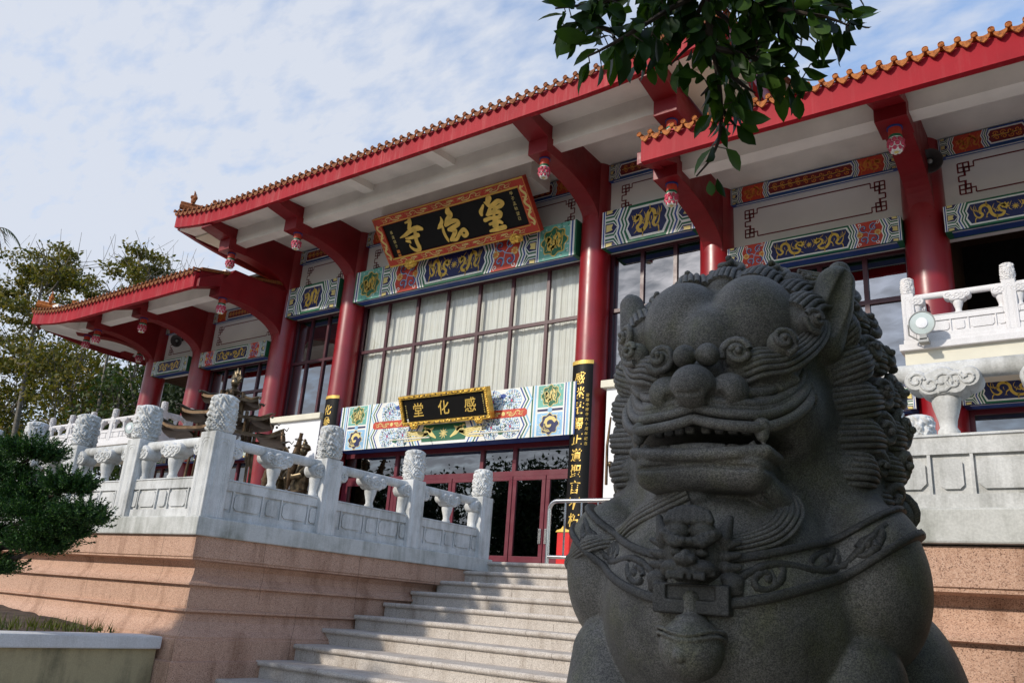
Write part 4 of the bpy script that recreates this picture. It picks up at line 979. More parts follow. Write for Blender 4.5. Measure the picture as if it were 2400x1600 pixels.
def balustrade(name, label, posts, z0, mat, curbmat, s=1.0, curb=.18, heads=None, group=None, wpost=.25, hpost=.85, railr=.047, curb_out=.04, ends=(True, True), skip_posts=(), seg_bal=1):
    # posts: list of (x, y) along one straight run; the visible face is to the right of the run direction
    P0 = Vector(posts[0]+(0,)); P1 = Vector(posts[-1]+(0,)); D = (P1-P0).normalized(); Nn = Vector((D.y, -D.x, 0))
    t = thing(name, label, 'balustrade', (posts[0][0], posts[0][1], z0), group)
    hw = wpost/2
    fr = lambda p, u, n, z: tuple(Vector((p.x, p.y, 0))+D*u+Nn*n+Vector((0, 0, z)))
    def rbox(mb, p, u0, u1, n0, n1, za, zb, m):
        v = [fr(p, u, n, z) for z in (za, zb) for u, n in ((u0, n0), (u1, n0), (u1, n1), (u0, n1))]
        mb.add(v, [(3, 2, 1, 0), (4, 5, 6, 7), (0, 1, 5, 4), (1, 2, 6, 5), (2, 3, 7, 6), (3, 0, 4, 7)] if True else [], m)
    L_ = (P1-P0).length
    # curb
    if curb:
        mb = MB(); rbox(mb, P0, -hw-curb_out if ends[0] else hw+.02, L_+hw+curb_out, -hw-curb_out, hw+curb_out, z0-curb, z0, curbmat); mb.build('curb', t, bevel=.012)
    for i, p in enumerate(posts):
        if i in skip_posts: continue
        p = Vector(p+(0,)); mb = MB(); rbox(mb, p, -hw, hw, -hw, hw, z0, z0+hpost, mat)
        for (o_, U, N2) in ((p+Nn*hw, D, Nn), (p-Nn*hw, -D, -Nn), (p+D*hw, -Nn, D), (p-D*hw, Nn, -D)):
            Pt = Pat(mb, o_, U, (0, 0, 1), N2, .004); a = hw*.62
            for q, l in ((a, 1), (a*.72, 2)):
                pts = [(-q, z0+.0), (-q, z0+hpost-.10-(.0 if l == 1 else .03)), (-q+.035, z0+hpost-.06-(.0 if l == 1 else .03)), (q-.035, z0+hpost-.06-(.0 if l == 1 else .03)), (q, z0+hpost-.10-(.0 if l == 1 else .03)), (q, z0)]
                ridge(Pt, pts, .016, mat)
        po = mb.build('post', t, bevel=.008)
        me = heads if heads else HEADS[i % 2]
        c = bpy.data.objects.new('carved_finial', me); COL.objects.link(c); c.parent = po; c.location = Vector((p.x, p.y, z0+hpost-.004))-world_loc(po); c.rotation_euler = (0, 0, 1.3*i+.4)
    zr = z0+.715*hpost/.85+.06
    for i in range(len(posts)-1):
        a = Vector(posts[i]+(0,)); l = (Vector(posts[i+1]+(0,))-a).length; u0, u1 = hw, l-hw
        # handrail
        mb = MB(); n = 10; sect = [(railr*1.0*math.cos(q), railr*1.15*math.sin(q)) for q in np.linspace(0, 2*math.pi, 17)[:-1]]
        v = [fr(a, u, c_, zr+d_) for u in (u0-.01, u1+.01) for c_, d_ in sect]
        k = 16; mb.add(v, [(j, k+j, k+(j+1) % k, (j+1) % k) for j in range(k)], mat, True)
        mb.build('handrail', t)
        # solid lower panel with raised mouldings
        zt = z0+.41*hpost/.85; mb = MB(); pt = .055
        rbox(mb, a, u0-.005, u1+.005, -pt, pt, z0, zt, mat)
        h = zt-z0
        for sgn in (1, -1):
            U = D*sgn; org = a+D*((u0+u1)/2)+Nn*(sgn*pt); Pt = Pat(mb, org, U, (0, 0, 1), Nn*sgn, .001); w = (u1-u0)/2
            def slab(ua, ub, va, vb, th, c=.0):
                pts = [(ua+c, va), (ub-c, va), (ub, va+c), (ub, vb-c), (ub-c, vb), (ua+c, vb), (ua, vb-c), (ua, va+c)] if c else [(ua, va), (ub, va), (ub, vb), (ua, vb)]
                m = len(pts); vv = [Pt.P(x, y, 0) for x, y in pts]+[Pt.P(x, y, th*1000) for x, y in pts]
                fs = [tuple(range(m, 2*m))]+[(q, (q+1) % m, m+(q+1) % m, m+q) for q in range(m)]
                mb.add(vv, fs, mat)
            slab(-w, w, z0+h*.72, z0+h*.985, .022); slab(-w, w, z0+.0, z0+h*.20, .022)
            for uc in (-w*.50, w*.50): slab(uc-w*.26, uc+w*.26, z0+h*.27, z0+h*.66, .016, .03)
            for uc in (-w*.95, 0, w*.95): slab(uc-w*.11 if abs(uc) < .01 else max(-w, uc-w*.10), uc+w*.11 if abs(uc) < .01 else min(w, uc+w*.10), z0+h*.27, z0+h*.66, .016, .02)
            for uc in (-w*.20, w*.20, -w*.80, w*.80): slab(uc-.008, uc+.008, z0+h*.20, z0+h*.72, .020)
            ridge(Pt, [(-w+.02, z0+h*.74), (-w+.02, z0+h*.93), (-w+.06, z0+h*.955), (w-.06, z0+h*.955), (w-.02, z0+h*.93), (w-.02, z0+h*.74)], .012, mat, base=23)
        mb.build('panel', t)
        # vase balusters with cloud brackets
        spots = [(u0+(u1-u0)*.5, 1.0)]+[(u0+.03, .9), (u1-.03, .9)]
        for u, sc in spots:
            mb = MB(); hb = zr-zt-.10*hpost/.85; c = fr(a, u, 0, zt)
            mb.lathe([(.054*sc, 0), (.056*sc, hb*.08), (.043*sc, hb*.16), (.047*sc, hb*.30), (.070*sc, hb*.60), (.076*sc, hb*.76), (.062*sc, hb*.90), (.066*sc, hb*.95), (.052*sc, hb*1.0)], c, 20, mat)
            b = mb.build('baluster', t)
            m2 = MB(); zc = zr-.075*hpost/.85; wcl = .20 if sc == 1 else .10
            for q, (du, dz, r) in enumerate(((-.13, .012, .062), (-.06, -.012, .072), (0.0, .0, .085), (.06, -.012, .072), (.13, .012, .062))):
                if sc != 1 and abs(du) > .1: continue
                m2.lathe([(r*.8, -.085), (r, -.070), (r, .070), (r*.86, .085), (.001, .088)], fr(a, u+du*(1 if sc == 1 else .8), 0, zc+dz), 16, mat, True, (D, Vector((0, 0, 1)), Nn))
                for sg in (1, -1):
                    pts = []
                    for e in range(14):
                        an = 2.2*q+e*.55; rr = r*.74*(1-e/16); pts.append(fr(a, u+du*(1 if sc == 1 else .8)+rr*math.cos(an), sg*.088, zc+dz+rr*math.sin(an)))
                    m2.tube(pts, .0085, 6, mat)
            m2.build('cloud_bracket', b)
    return t
def ridge(Pt, pts, w, mat, base=0, th=9):
    # a raised half-round moulding along a polyline on a face
    n = len(pts); step = Pt.step
    L, M, Rr = [], [], []
    q = [np.array(p, float) for p in pts]
    for i in range(n):
        t = q[min(i+1, n-1)]-q[max(i-1, 0)]; t = t/(np.hypot(*t)+1e-9); nn = np.array([-t[1], t[0]])*w/2
        L.append(q[i]+nn); Rr.append(q[i]-nn)
    k = .001/step
    v = [Pt.P(p[0], p[1], base*k) for p in L]+[Pt.P(p[0], p[1], (base+th)*k) for p in q]+[Pt.P(p[0], p[1], base*k) for p in Rr]
    fs = []
    for i in range(n-1):
        for a, b in ((0, n), (n, 2*n)):
            f = (a+i, b+i, b+i+1, a+i+1); fs.append(f[::-1] if Pt.flip else f)
    Pt.mb.add(v, fs, mat, True)
# ------------------------------------------------------------------ ground, terraces, staircase
GZ = -1.66
g = MB(); g.add([(-400, -300, GZ), (400, -300, GZ), (400, 500, GZ), (-400, 500, GZ)], [(0, 1, 2, 3)], 'hill_ground'); structure(g.build('ground'))
g = MB(); g.box(-40, 30, -9, 4.6, GZ-.2, GZ+.006, 'pavement_grey'); structure(g.build('pavement'))
PROF = [(0, .47), (0, .27), (-.012, .262), (-.012, .245), (-.11, .232), (-.145, .18), (-.13, .11), (-.085, .05), (-.055, .03), (-.055, .012), (-.105, .004), (-.105, -.205), (-.075, -.212), (-.075, -.232), (-.125, -.245), (-.11, -.32), (-.06, -.395), (-.0, -.445), (.014, -.452), (.014, -.474), (.03, -.482), (.03, -.665), (.07, -.675), (.07, GZ)]
def terrace(name, label, xa, xc, ya, yc, yb, side, top):
    # front run along X at y=ya from xa to the corner xc, then back along Y to yb; side=+1: corner looks to +X
    t = thing(name, label, 'terrace', (xc, ya, GZ)); mb = MB(); v = []
    for o, z in PROF: v += [(xa, ya-o, z), (xc+side*o, ya-o, z), (xc+side*o, yb, z)]
    F = []
    for i in range(len(PROF)-1):
        for j in (0, 1): f = (i*3+j, (i+1)*3+j, (i+1)*3+j+1, i*3+j+1); F.append(f if side > 0 else f[::-1])
    mb.add(v, F, 'terrace_granite'); mb.build('plinth_wall', t)
    f = MB(); x0, x1 = sorted((xa, xc)); f.add([(x0, ya+.03, top), (x1, ya+.03, top), (x1, 16, top), (x0, 16, top)], [(0, 1, 2, 3)], 'floor_tile'); f.build('terrace_floor', t)
    return t
YF = 4.80
XL, XR = -7.20, -1.42
terrace('terrace', 'left peach granite terrace with stepped mouldings under the long white balustrade', -34, XL, YF, YF, 9.40, 1, .60)
terrace('terrace', 'right peach granite terrace behind the stone lion', 12, XR, YF, YF, 9.40, -1, .60)
st = thing('staircase', 'wide pale granite staircase with rounded nosings climbing between the two terraces', 'staircase', ((XL+XR)/2, 3.2, GZ))
for i in range(15):
    z = .62-.16*i; y = 9.41-.4625*i; mb = MB(); x0, x1 = XL-.08, XR+.08
    yb = 9.41-.4625*(i-1)+.04 if i else 16.0
    prof = [(y+.03, z-.16-.0), (y+.03, z-.05), (y+.004, z-.048), (y-.006, z-.036), (y-.008, z-.024), (y-.004, z-.010), (y+.008, z), (yb, z), (yb, z-.16)]
    mb.prism(prof, lambda p, q: (q, p[0], p[1]), x0, x1, 'step_granite'); o = mb.build('step', st)
heads4 = None
TOPZ = .65
balustrade('balustrade', 'white carved balustrade along the front edge of the left terrace towards the trees', [(XL-.125, YF+.125), (-8.70, YF+.125), (-10.05, YF+.125), (-11.35, YF+.125), (-12.65, YF+.125), (-13.95, YF+.125)][::-1], TOPZ, 'balustrade_stone', 'curb_stone')
balustrade('balustrade', 'weathered white balustrade stepping back beside the stairs from the corner post to the doors', [(XL-.125, YF+.125), (XL-.125, 6.42), (XL-.125, 7.89), (XL-.125, 9.36)], TOPZ, 'balustrade_stone', 'curb_stone', ends=(False, True), skip_posts=(0,))
balustrade('balustrade', 'beige carved balustrade of the right terrace behind the lion', [(XR+.125, YF+.125), (-.02, YF+.125), (1.40, YF+.125), (2.8, YF+.125)], TOPZ+.01, 'balustrade_stone', 'curb_stone')
balustrade('balustrade', 'short carved balustrade beside the stairs, only one post head showing beyond the lion', [(XR+.125, YF+.125), (XR+.125, 6.42), (XR+.125, 7.89), (XR+.125, 9.36)][::-1], TOPZ+.005, 'balustrade_stone', 'curb_stone', ends=(True, True), skip_posts=(3,))
# balconies of the two side loggias
def balcony(label, xc, side, yf, ztop, n, cream_to):
    t = thing('balcony', label, 'balcony', (xc, 14.8, 4.0)); zs = ztop-.80
    far = xc+side*n*1.40
    x0, x1 = sorted((xc, far))
    mb = MB(); mb.box(x0-.0, x1, yf+.05, 15.2, cream_to, zs-.17, 'cream'); mb.build('balcony_wall', t)
    mb = MB(); mb.box(x0-(.06 if side > 0 else 0), x1+(.06 if side < 0 else 0), yf-.03, 15.0, zs-.17, zs-.06, 'balustrade_far'); mb.box(x0, x1, yf+.03, 15.0, zs-.06, zs+.02, 'balustrade_far'); mb.build('slab', t, bevel=.01)
    return t, zs+.02
for (label, xc, side, yf, ztop, n, ct, l1, l2) in (
    ('cream balcony of the left loggia with carved white posts near the trees', -23.25, -1, 13.50, 5.06, 5, 3.86, 'small white balustrade along the front of the left loggia balcony', 'short white balustrade on the right side of the left loggia balcony'),
    ('cream balcony of the right loggia carrying a round floodlight', -2.31, 1, 13.40, 5.26, 4, 4.0, 'small white balustrade along the front of the right loggia balcony', 'short white balustrade on the left side of the right loggia balcony')):
    t, zb = balcony(label, xc, side, yf, ztop, n, ct)
    hp = ztop-zb; pts = [(xc+side*(.10+1.40*k), yf+.13) for k in range(n+1)]
    kw = dict(curb=0, heads=HEAD_FAR, wpost=.18, hpost=hp, railr=.045)
    balustrade('balustrade', l1, pts if side > 0 else pts[::-1], zb, 'balustrade_far', 'balustrade_far', **kw)
    yp = [(pts[0][0], yf+.13), (pts[0][0], 14.55)]
    balustrade('balustrade', l2, yp if side < 0 else yp[::-1], zb, 'balustrade_far', 'balustrade_far', skip_posts=(0,) if side < 0 else (1,), **kw)
# floodlights
def floodlight(label, p, aim, s=1.0):
    t = thing('floodlight', label, 'floodlight', p, 'round floodlights on the loggia balconies'); a = Vector(aim).normalized(); X = a.cross(Vector((0, 0, 1))).normalized(); Y = X.cross(a)
    ax = (X, Y, a); c = Vector(p)
    m = MB(); m.lathe([(.05, -.20), (.07, -.19), (.10, -.10), (.175, -.01), (.19, .0), (.19, .02), (.178, .022), (.172, .012), (.12, -.06), (.085, -.10)], c, 32, 'lamp_grey', True, ax); m.build('reflector', t)
    m = MB(); m.lathe([(.172, .010), (.12, .016), (.001, .020)], c, 32, 'lamp_glass', True, ax); m.lathe([(.085, .018), (.08, .03), (.05, .036), (.001, .038)], c, 24, 'panel_white', True, ax); m.build('lens', t)
    m = MB(); m.tube([c+X*.195-a*.02, c+X*.20-Y*.16-a*.05, c+X*.06-Y*.26-a*.08], .012, 6, 'lamp_grey'); m.box(c.x-.07, c.x+.07, c.y+.0, c.y+.18, c.z-.30, c.z-.24, 'lamp_grey'); m.box(c.x-.05, c.x+.05, c.y+.0, c.y+.10, c.z-.26, c.z-.18, 'lamp_grey'); m.build('lamp_arm', t)
paint('lamp_glass', (0.55, 0.62, 0.60), rough=0.12, spec=0.6)
floodlight('round grey floodlight on the front of the right loggia balcony', (-1.98, 13.12, 4.62), (.05, -1, -.12))
floodlight('round grey floodlight half hidden behind a carved post on the left loggia balcony', (-24.35, 13.22, 4.50), (.30, -1, -.05))
# loudspeaker horns
def horn(label, p, aim):
    a = Vector(aim).normalized(); X = a.cross(Vector((0, 0, 1))).normalized(); Y = X.cross(a); m = MB()
    m.lathe([(.06, -.30), (.07, -.16), (.12, -.06), (.21, .02), (.215, .03), (.20, .03), (.11, -.05), (.05, -.12)], p, 28, 'horn_grey', True, (X, Y, a)); m.ball(Vector(p)-a*.02, .045, 'lamp_grey', 10, 8)
    m.tube([Vector(p)-a*.2, Vector(p)-a*.2+Vector((0, .25, .1))], .02, 6, 'horn_grey'); o = m.build('loudspeaker_horn'); tag(o, label, 'loudspeaker', 'loudspeaker horns on the columns')
horn('dark loudspeaker horn beside the right red column under the eave', (-1.80, 14.30, 8.02), (.1, -1, -.45))
horn('small dark loudspeaker horn under the eave of the far left wing', (-25.3, 14.7, 7.93), (.5, -1, -.5))
# steel guard rail at the head of the stairs
t = thing('guard_rail', 'low polished steel guard rail at the head of the stairs by the right column', 'guard rail', (-5.9, 9.58, .62))
def rail():
    y = 9.60; x0, x1, z0, z1, r = -6.30, -4.0, .62, 1.47, .028
    m = MB(); c = .12
    pts = [(x0, y, z0), (x0, y, z1-c)]+[(x0+c-c*math.cos(q), y, z1-c+c*math.sin(q)) for q in np.linspace(.2, math.pi/2, 6)]+[(x1-c+c*math.sin(q), y, z1-c+c*math.cos(q)) for q in np.linspace(0, 1.4, 6)]+[(x1, y, z1-c), (x1, y, z0)]
    m.tube(pts, r, 12, 'steel'); m.tube([(x0, y, z0+.10), (x1, y, z0+.10)], r*.9, 12, 'steel'); m.build('frame', t)
    for k in range(1, 9):
        m = MB(); x = x0+(x1-x0)*k/9; m.tube([(x, y, z0+.10), (x, y, z1)], .014, 8, 'steel'); m.build('bar', t)
rail()
# small red offering box at the foot of the right column
t = thing('offering_box', 'small bright red box with a gilt peak at the foot of the right couplet column', 'offering box', (-8.6, 14.1, .62))
m = MB(); m.box(-8.92, -8.62, 13.9, 14.35, .62, 1.52, 'bright_red'); m.build('box', t, bevel=.02)
m = MB(); m.prism([(-8.94, 1.52), (-8.60, 1.52), (-8.63, 1.56), (-8.72, 1.58), (-8.77, 1.64), (-8.82, 1.58), (-8.91, 1.56)], lambda p, q: (p[0], q, p[1]), 13.88, 13.95, 'gold_flat'); m.build('gilt_peak', t)
# ------------------------------------------------------------------ bronze incense pagoda
def pagoda():
    cx, cy = -9.0, 6.15; t = thing('incense_pagoda', 'tiered bronze incense burner with upturned roofs and a flame finial behind the corner post', 'incense burner', (cx, cy, .60))
    def tier(z, R, ri, drop, rot=.28):
        mb = MB(); n = 6; V = []
        sub = 8
        for ring, (rr, dz) in enumerate(((ri, .045), ((R+ri)*.5, .018), (R, 0.0))):
            for k in range(n*sub):
                s = k/sub; a0 = 2*math.pi*math.floor(s)/n+rot; a1 = a0+2*math.pi/n; f = s-math.floor(s)
                x = rr*((1-f)*math.cos(a0)+f*math.cos(a1)); y = rr*((1-f)*math.sin(a0)+f*math.sin(a1))
                lift = (abs(f-.5)*2)**4*(.085 if ring == 2 else .0)*R/.9
                V.append((cx+x, cy+y, z+dz+lift))
        m = n*sub
        for off in (0, -.035):
            F = [(r*m+k, r*m+(k+1) % m, (r+1)*m+(k+1) % m, (r+1)*m+k) for r in (0, 1) for k in range(m)]
            mb.add([(a, b, c+off) for a, b, c in V], F if off else [f[::-1] for f in F], 'bronze_dark', True)
        e = V[2*m:]; mb.add([(a, b, c) for a, b, c in e]+[(a, b, c-.035) for a, b, c in e], [(k, (k+1) % m, m+(k+1) % m, m+k) for k in range(m)], 'bronze_dark')
        rf = mb.build('tier_roof', t)
        for k in range(n):
            rb = MB(); a = 2*math.pi*k/n+rot; p = lambda r, dz: (cx+r*math.cos(a), cy+r*math.sin(a), z+dz)
            rb.tube([p(ri, .06), p((R+ri)*.5, .035), p(R*.98, .09*R/.9+.01), p(R*1.05, .13*R/.9)], [.016, .016, .018, .008], 6, 'bronze')
            rb.tube([p(R*1.05, .13*R/.9), p(R*1.10, .10*R/.9), p(R*1.13, .15*R/.9)], [.008, .008, .004], 5, 'bronze')
            c = Vector(p(R*1.06, .04)); rb.ball((c.x, c.y, c.z), .018, 'bronze', 6, 5)
            rb.tube([p(ri*.9, .02), p(R*.95, .0)], .012, 5, 'bronze_dark')
            rb.build('hip_rib', rf)
        po = MB()
        for k in range(6):
            a = 2*math.pi*(k)/6+rot; x, y = cx+ri*.80*math.cos(a), cy+ri*.80*math.sin(a)
            po.tube([(x, y, z-.30), (x, y, z+.12)], .022, 8, 'bronze_dark')
        po.build('tier_posts', t)
    tier(1.80, .82, .47, .4); tier(2.03, .62, .33, .4); tier(2.28, .40, .19, .4)
    m = MB(); m.lathe([(.30, .60), (.34, .64), (.30, .68), (.40, .76), (.50, .86), (.52, .93), (.47, .99), (.50, 1.01), (.50, 1.03), (.44, 1.03)], (cx, cy, 0), 32, 'bronze'); m.build('burner_bowl', t)
    m = MB()
    for k in range(6):
        a = 2*math.pi*k/6+.28; m.tube([(cx+.42*math.cos(a), cy+.42*math.sin(a), 1.0), (cx+.38*math.cos(a), cy+.38*math.sin(a), 1.84)], .018, 8, 'bronze_dark')
    m.build('burner_posts', t)
    for z, r in ((1.84, .28), (2.10, .17)):
        m = MB(); m.lathe([(r*.2, z), (r*.2, z+.2)], (cx, cy, 0), 16, 'bronze_dark'); m.build('core', t)
    m = MB(); m.lathe([(.14, 2.40), (.06, 2.44), (.03, 2.47), (.05, 2.49)], (cx, cy, 0), 16, 'bronze'); m.ball((cx, cy, 2.535), .055, 'bronze', 14, 10)
    for k in range(11):
        a = math.pi*(k/10)-.0; b = 2.6+.02*math.sin(k*3); r = .06
        m.tube([(cx+r*math.cos(a)*1.0, cy, 2.54+r*math.sin(a)), (cx+.10*math.cos(a)+.02, cy, 2.545+.11*math.sin(a)), (cx+.105*math.cos(a), cy, 2.56+.155*math.sin(a)+.02*(k % 2))], [.02, .016, .002], 6, 'bronze')
    m.build('flame_finial', t)
pagoda()
# ------------------------------------------------------------------ bronze guardians in front of the screens
def guardian(name, label, x, y, turn, s, hold):
    t = thing(name, label, 'statue', (x, y, .62), 'bronze guardian kings before the white screens')
    ca, sa = math.cos(turn), math.sin(turn)
    def w(u, v, z): return (x+s*(u*ca-v*sa), y+s*(u*sa+v*ca), 1.29+s*z)
    pm = MB(); pm.box(x-.42, x+.42, y-.36, y+.36, .62, 1.0, 'step_granite'); pm.box(x-.37, x+.37, y-.32, y+.32, 1.0, 1.29, 'step_granite'); pm.build('pedestal', t, bevel=.02)
    m = MB()
    # robed body as one lofted skin
    prof = [(0, .40, .30, 0), (.25, .38, .28, 0), (.6, .33, .26, 0), (1.0, .27, .22, 0), (1.25, .24, .20, .01), (1.45, .30, .23, 0), (1.75, .36, .22, .02), (1.95, .34, .20, .02), (2.06, .20, .15, .01), (2.12, .09, .09, 0), (2.20, .085, .085, -.02)]
    n = 40; V = []
    for z, rx, ry, dy in prof:
        for k in range(n):
            a = 2*math.pi*k/n; f = 1+.05*math.sin(a*9+z*3)*(z < 1.9)+.03*math.sin(a*5-z*6)
            V.append(w(rx*f*math.cos(a), dy+ry*f*math.sin(a), z))
    q = len(prof); m.add(V, [(i*n+k, i*n+(k+1) % n, (i+1)*n+(k+1) % n, (i+1)*n+k) for i in range(q-1) for k in range(n)]+[tuple(range((q-1)*n, q*n))], 'bronze', True)
    m.build('body', t)
    def blob(mb, u, v, z, r, mat='bronze', nu=14, nv=10):
        c = w(u, v, z); mb.ball(c, tuple(s*k for k in r) if not isinstance(r, float) else s*r, mat, nu, nv)
    h = MB(); blob(h, 0, -.03, 2.40, (.125, .135, .165)); blob(h, 0, -.155, 2.385, (.022, .035, .035)); blob(h, 0, -.10, 2.29, (.075, .07, .06))
    for e in (-1, 1): blob(h, e*.05, -.145, 2.43, (.028, .018, .016), 'bronze_dark'); blob(h, e*.05, -.145, 2.465, (.04, .022, .012)); blob(h, e*.13, .0, 2.39, (.025, .035, .06)); blob(h, e*.065, -.12, 2.36, (.04, .035, .035))
    blob(h, 0, -.148, 2.325, (.045, .018, .010), 'bronze_dark'); h.build('head', t)
    c = MB(); blob(c, 0, .02, 2.50, (.150, .155, .12)); blob(c, 0, .0, 2.62, (.07, .07, .08)); blob(c, 0, -.02, 2.70, (.045, .045, .05)); c.tube([w(.15*math.cos(a), .02+.15*math.sin(a), 2.47) for a in np.linspace(0, 6.28, 22)], s*.022, 6, 'bronze_dark'); c.build('helmet', t)
    a = MB()
    a.tube([w(*p) for p in ((-.33, .0, 1.93), (-.46, -.08, 1.66), (-.36, -.26, 1.50), (-.22, -.34, 1.60))], [s*k for k in (.11, .10, .085, .05)], 12, 'bronze'); blob(a, -.20, -.36, 1.62, (.06, .05, .06))
    a.tube([w(*p) for p in ((.33, .0, 1.93), (.45, -.10, 1.68), (.30, -.28, 1.62), (.20, -.34, 1.80))], [s*k for k in (.11, .10, .085, .05)], 12, 'bronze'); blob(a, .19, -.36, 1.85, (.06, .05, .06)); a.build('arms', t)
    b = MB(); b.tube([w(.30*math.cos(k), .24*math.sin(k)-.01, 1.28+.03*math.sin(2*k)) for k in np.linspace(0, 6.28, 26)], s*.035, 8, 'bronze_dark')
    b.tube([w(*p) for p in ((-.36, .02, 1.7), (-.55, -.06, 1.2), (-.45, -.10, .7), (-.60, -.02, .25))], [s*k for k in (.03, .05, .04, .02)], 8, 'bronze'); b.build('sash', t)
    k = MB()
    if hold == 'dragon':
        pts = catmull([w(.20, -.38, 1.3), w(.26, -.38, 1.7), w(.40, -.30, 2.0), (w(.42, -.25, 2.35)), w(.52, -.22, 2.62), w(.50, -.22, 2.80)], 6)
        k.tube(pts, list(np.interp(np.linspace(0, 1, len(pts)), [0, .5, .75, 1], [s*.13, s*.15, s*.10, s*.07])), 12, 'bronze_dark'); blob(k, .42, -.23, 2.86, (.13, .07, .06), 'bronze_dark'); blob(k, .33, -.23, 2.80, (.07, .05, .04), 'bronze_dark'); blob(k, .47, -.23, 2.93, (.05, .04, .06), 'bronze_dark')
        k.build('dragon', t)
    elif hold == 'parasol':
        k.tube([w(.10, -.34, 1.3), w(.30, -.32, 1.9), w(.36, -.30, 2.2), w(.50, -.27, 2.70), w(.52, -.27, 2.80)], [s*q for q in (.03, .13, .11, .05, .055)], 12, 'bronze_dark')
        for z in (2.25, 2.45, 2.62): k.tube([w(.375+.25*(z-2.25)+.12*math.cos(g_)*(1.2-.35*(z-2.0)), -.30+.1*math.sin(g_), z) for g_ in np.linspace(0, 6.28, 14)], s*.014, 5, 'bronze')
        k.build('furled_parasol', t)
    else:
        k.tube([w(-.30, -.40, 1.2), w(-.26, -.42, 2.0), w(-.20, -.38, 2.6)], [s*.03, s*.03, s*.02], 8, 'bronze_dark'); k.build('staff', t)
    return t
guardian('guardian_statue', 'bronze guardian king with a small dragon rearing beside him, before the left screen', -18.03, 14.15, -.35, .95, 'dragon')
guardian('guardian_statue', 'bronze helmeted guardian king holding a furled parasol, before the left screen', -17.08, 14.10, -.45, .95, 'parasol')
guardian('guardian_statue', 'bronze guardian king in robes, half hidden behind the stone lion', -7.42, 14.05, -.75, .95, 'lute')
# ------------------------------------------------------------------ planter in the lower left
t = thing('planter_wall', 'low mossy planter wall with a white coping below the juniper', 'planter', (-7.40, 2.5, GZ))
m = MB(); m.box(-7.62, -7.38, -2.0, 4.72, GZ, -.575, 'planter_plaster'); m.build('wall', t)
m = MB(); m.box(-7.68, -7.33, -2.0, 4.735, -.575, -.465, 'coping_white'); m.build('coping', t, bevel=.012)
m = MB(); n = 40; V = []
for i in range(n+1):
    for j in range(n+1):
        x = -13+5.38*i/n; y = -1.9+6.6*j/n
        V.append((x, y, -.50+.10*noise.noise(Vector((x*1.3, y*1.3, 0)))+.03*noise.noise(Vector((x*7, y*7, 3)))+.05*max(0, -8.2-x)))
m.add(V, [(i*(n+1)+j, (i+1)*(n+1)+j, (i+1)*(n+1)+j+1, i*(n+1)+j+1) for i in range(n) for j in range(n)], 'soil', True); structure(m.build('planting_bed'))
# ------------------------------------------------------------------ trees and plants
TWIGS = [[(-0.586, 1.632, 1.686), (-0.653, 1.622, 1.585), (-0.678, 1.639, 1.499), (-0.678, 1.681, 1.394), (-0.679, 1.724, 1.29), (-0.69, 1.75, 1.205), (-0.716, 1.757, 1.14), (-0.755, 1.749, 1.089)], [(-0.677, 1.623, 1.541), (-0.734, 1.539, 1.45), (-0.787, 1.46, 1.351), (-0.853, 1.43, 1.306), (-0.89, 1.412, 1.283)], [(-0.689, 1.597, 1.582), (-0.819, 1.492, 1.493), (-0.897, 1.411, 1.44), (-0.964, 1.367, 1.424)], [(-0.755, 1.584, 1.493), (-0.825, 1.627, 1.47), (-0.886, 1.673, 1.455), (-0.894, 1.676, 1.432)], [(-0.67, 1.662, 1.458), (-0.741, 1.66, 1.418), (-0.793, 1.668, 1.389)], [(-0.635, 1.635, 1.587), (-0.538, 1.675, 1.478), (-0.457, 1.682, 1.422), (-0.406, 1.722, 1.416), (-0.366, 1.758, 1.4)], [(-0.677, 1.678, 1.405), (-0.607, 1.737, 1.391), (-0.548, 1.793, 1.365), (-0.497, 1.84, 1.343)], [(-0.554, 1.723, 1.521), (-0.538, 1.773, 1.455), (-0.539, 1.803, 1.408)], [(-0.678, 1.708, 1.332), (-0.703, 1.657, 1.257)], [(-0.683, 1.734, 1.258), (-0.673, 1.815, 1.249)], [(-0.864, 1.533, 1.42), (-0.891, 1.448, 1.399), (-0.916, 1.366, 1.377)], [(-0.601, 1.668, 1.569), (-0.586, 1.715, 1.461), (-0.582, 1.732, 1.404)], [(-0.484, 1.781, 1.506), (-0.443, 1.804, 1.573), (-0.39, 1.853, 1.601)], [(-0.669, 1.701, 1.364), (-0.634, 1.744, 1.325), (-0.605, 1.775, 1.302)], [(-0.723, 1.564, 1.6), (-0.778, 1.578, 1.554), (-0.9, 1.519, 1.564), (-0.964, 1.47, 1.569)], [(-0.68, 1.629, 1.52), (-0.743, 1.665, 1.491), (-0.846, 1.669, 1.466)], [(-0.664, 1.649, 1.501), (-0.653, 1.772, 1.515), (-0.68, 1.875, 1.511)], [(-0.553, 1.694, 1.594), (-0.507, 1.718, 1.537), (-0.453, 1.722, 1.543)]]
def rot_frames(n):
    a = rng.normal(size=(n, 3)); a /= np.linalg.norm(a, axis=1, keepdims=True)
    b = rng.normal(size=(n, 3)); b -= a*(a*b).sum(1, keepdims=True); b /= np.linalg.norm(b, axis=1, keepdims=True)
    return a, b
def leaf_cards(C, size, asp=.5, droop=0.0):
    n = len(C); a, b = rot_frames(n)
    if droop: a[:, 2] -= droop; a /= np.linalg.norm(a, axis=1, keepdims=True); b -= a*(a*b).sum(1, keepdims=True); b /= np.linalg.norm(b, axis=1, keepdims=True)
    s = size*rng.uniform(.6, 1.35, (n, 1))
    V = np.stack([C, C+a*s*.5+b*s*asp*.5, C+a*s, C+a*s*.5-b*s*asp*.5], 1).reshape(-1, 3)
    return V, np.arange(4*n).reshape(n, 4)
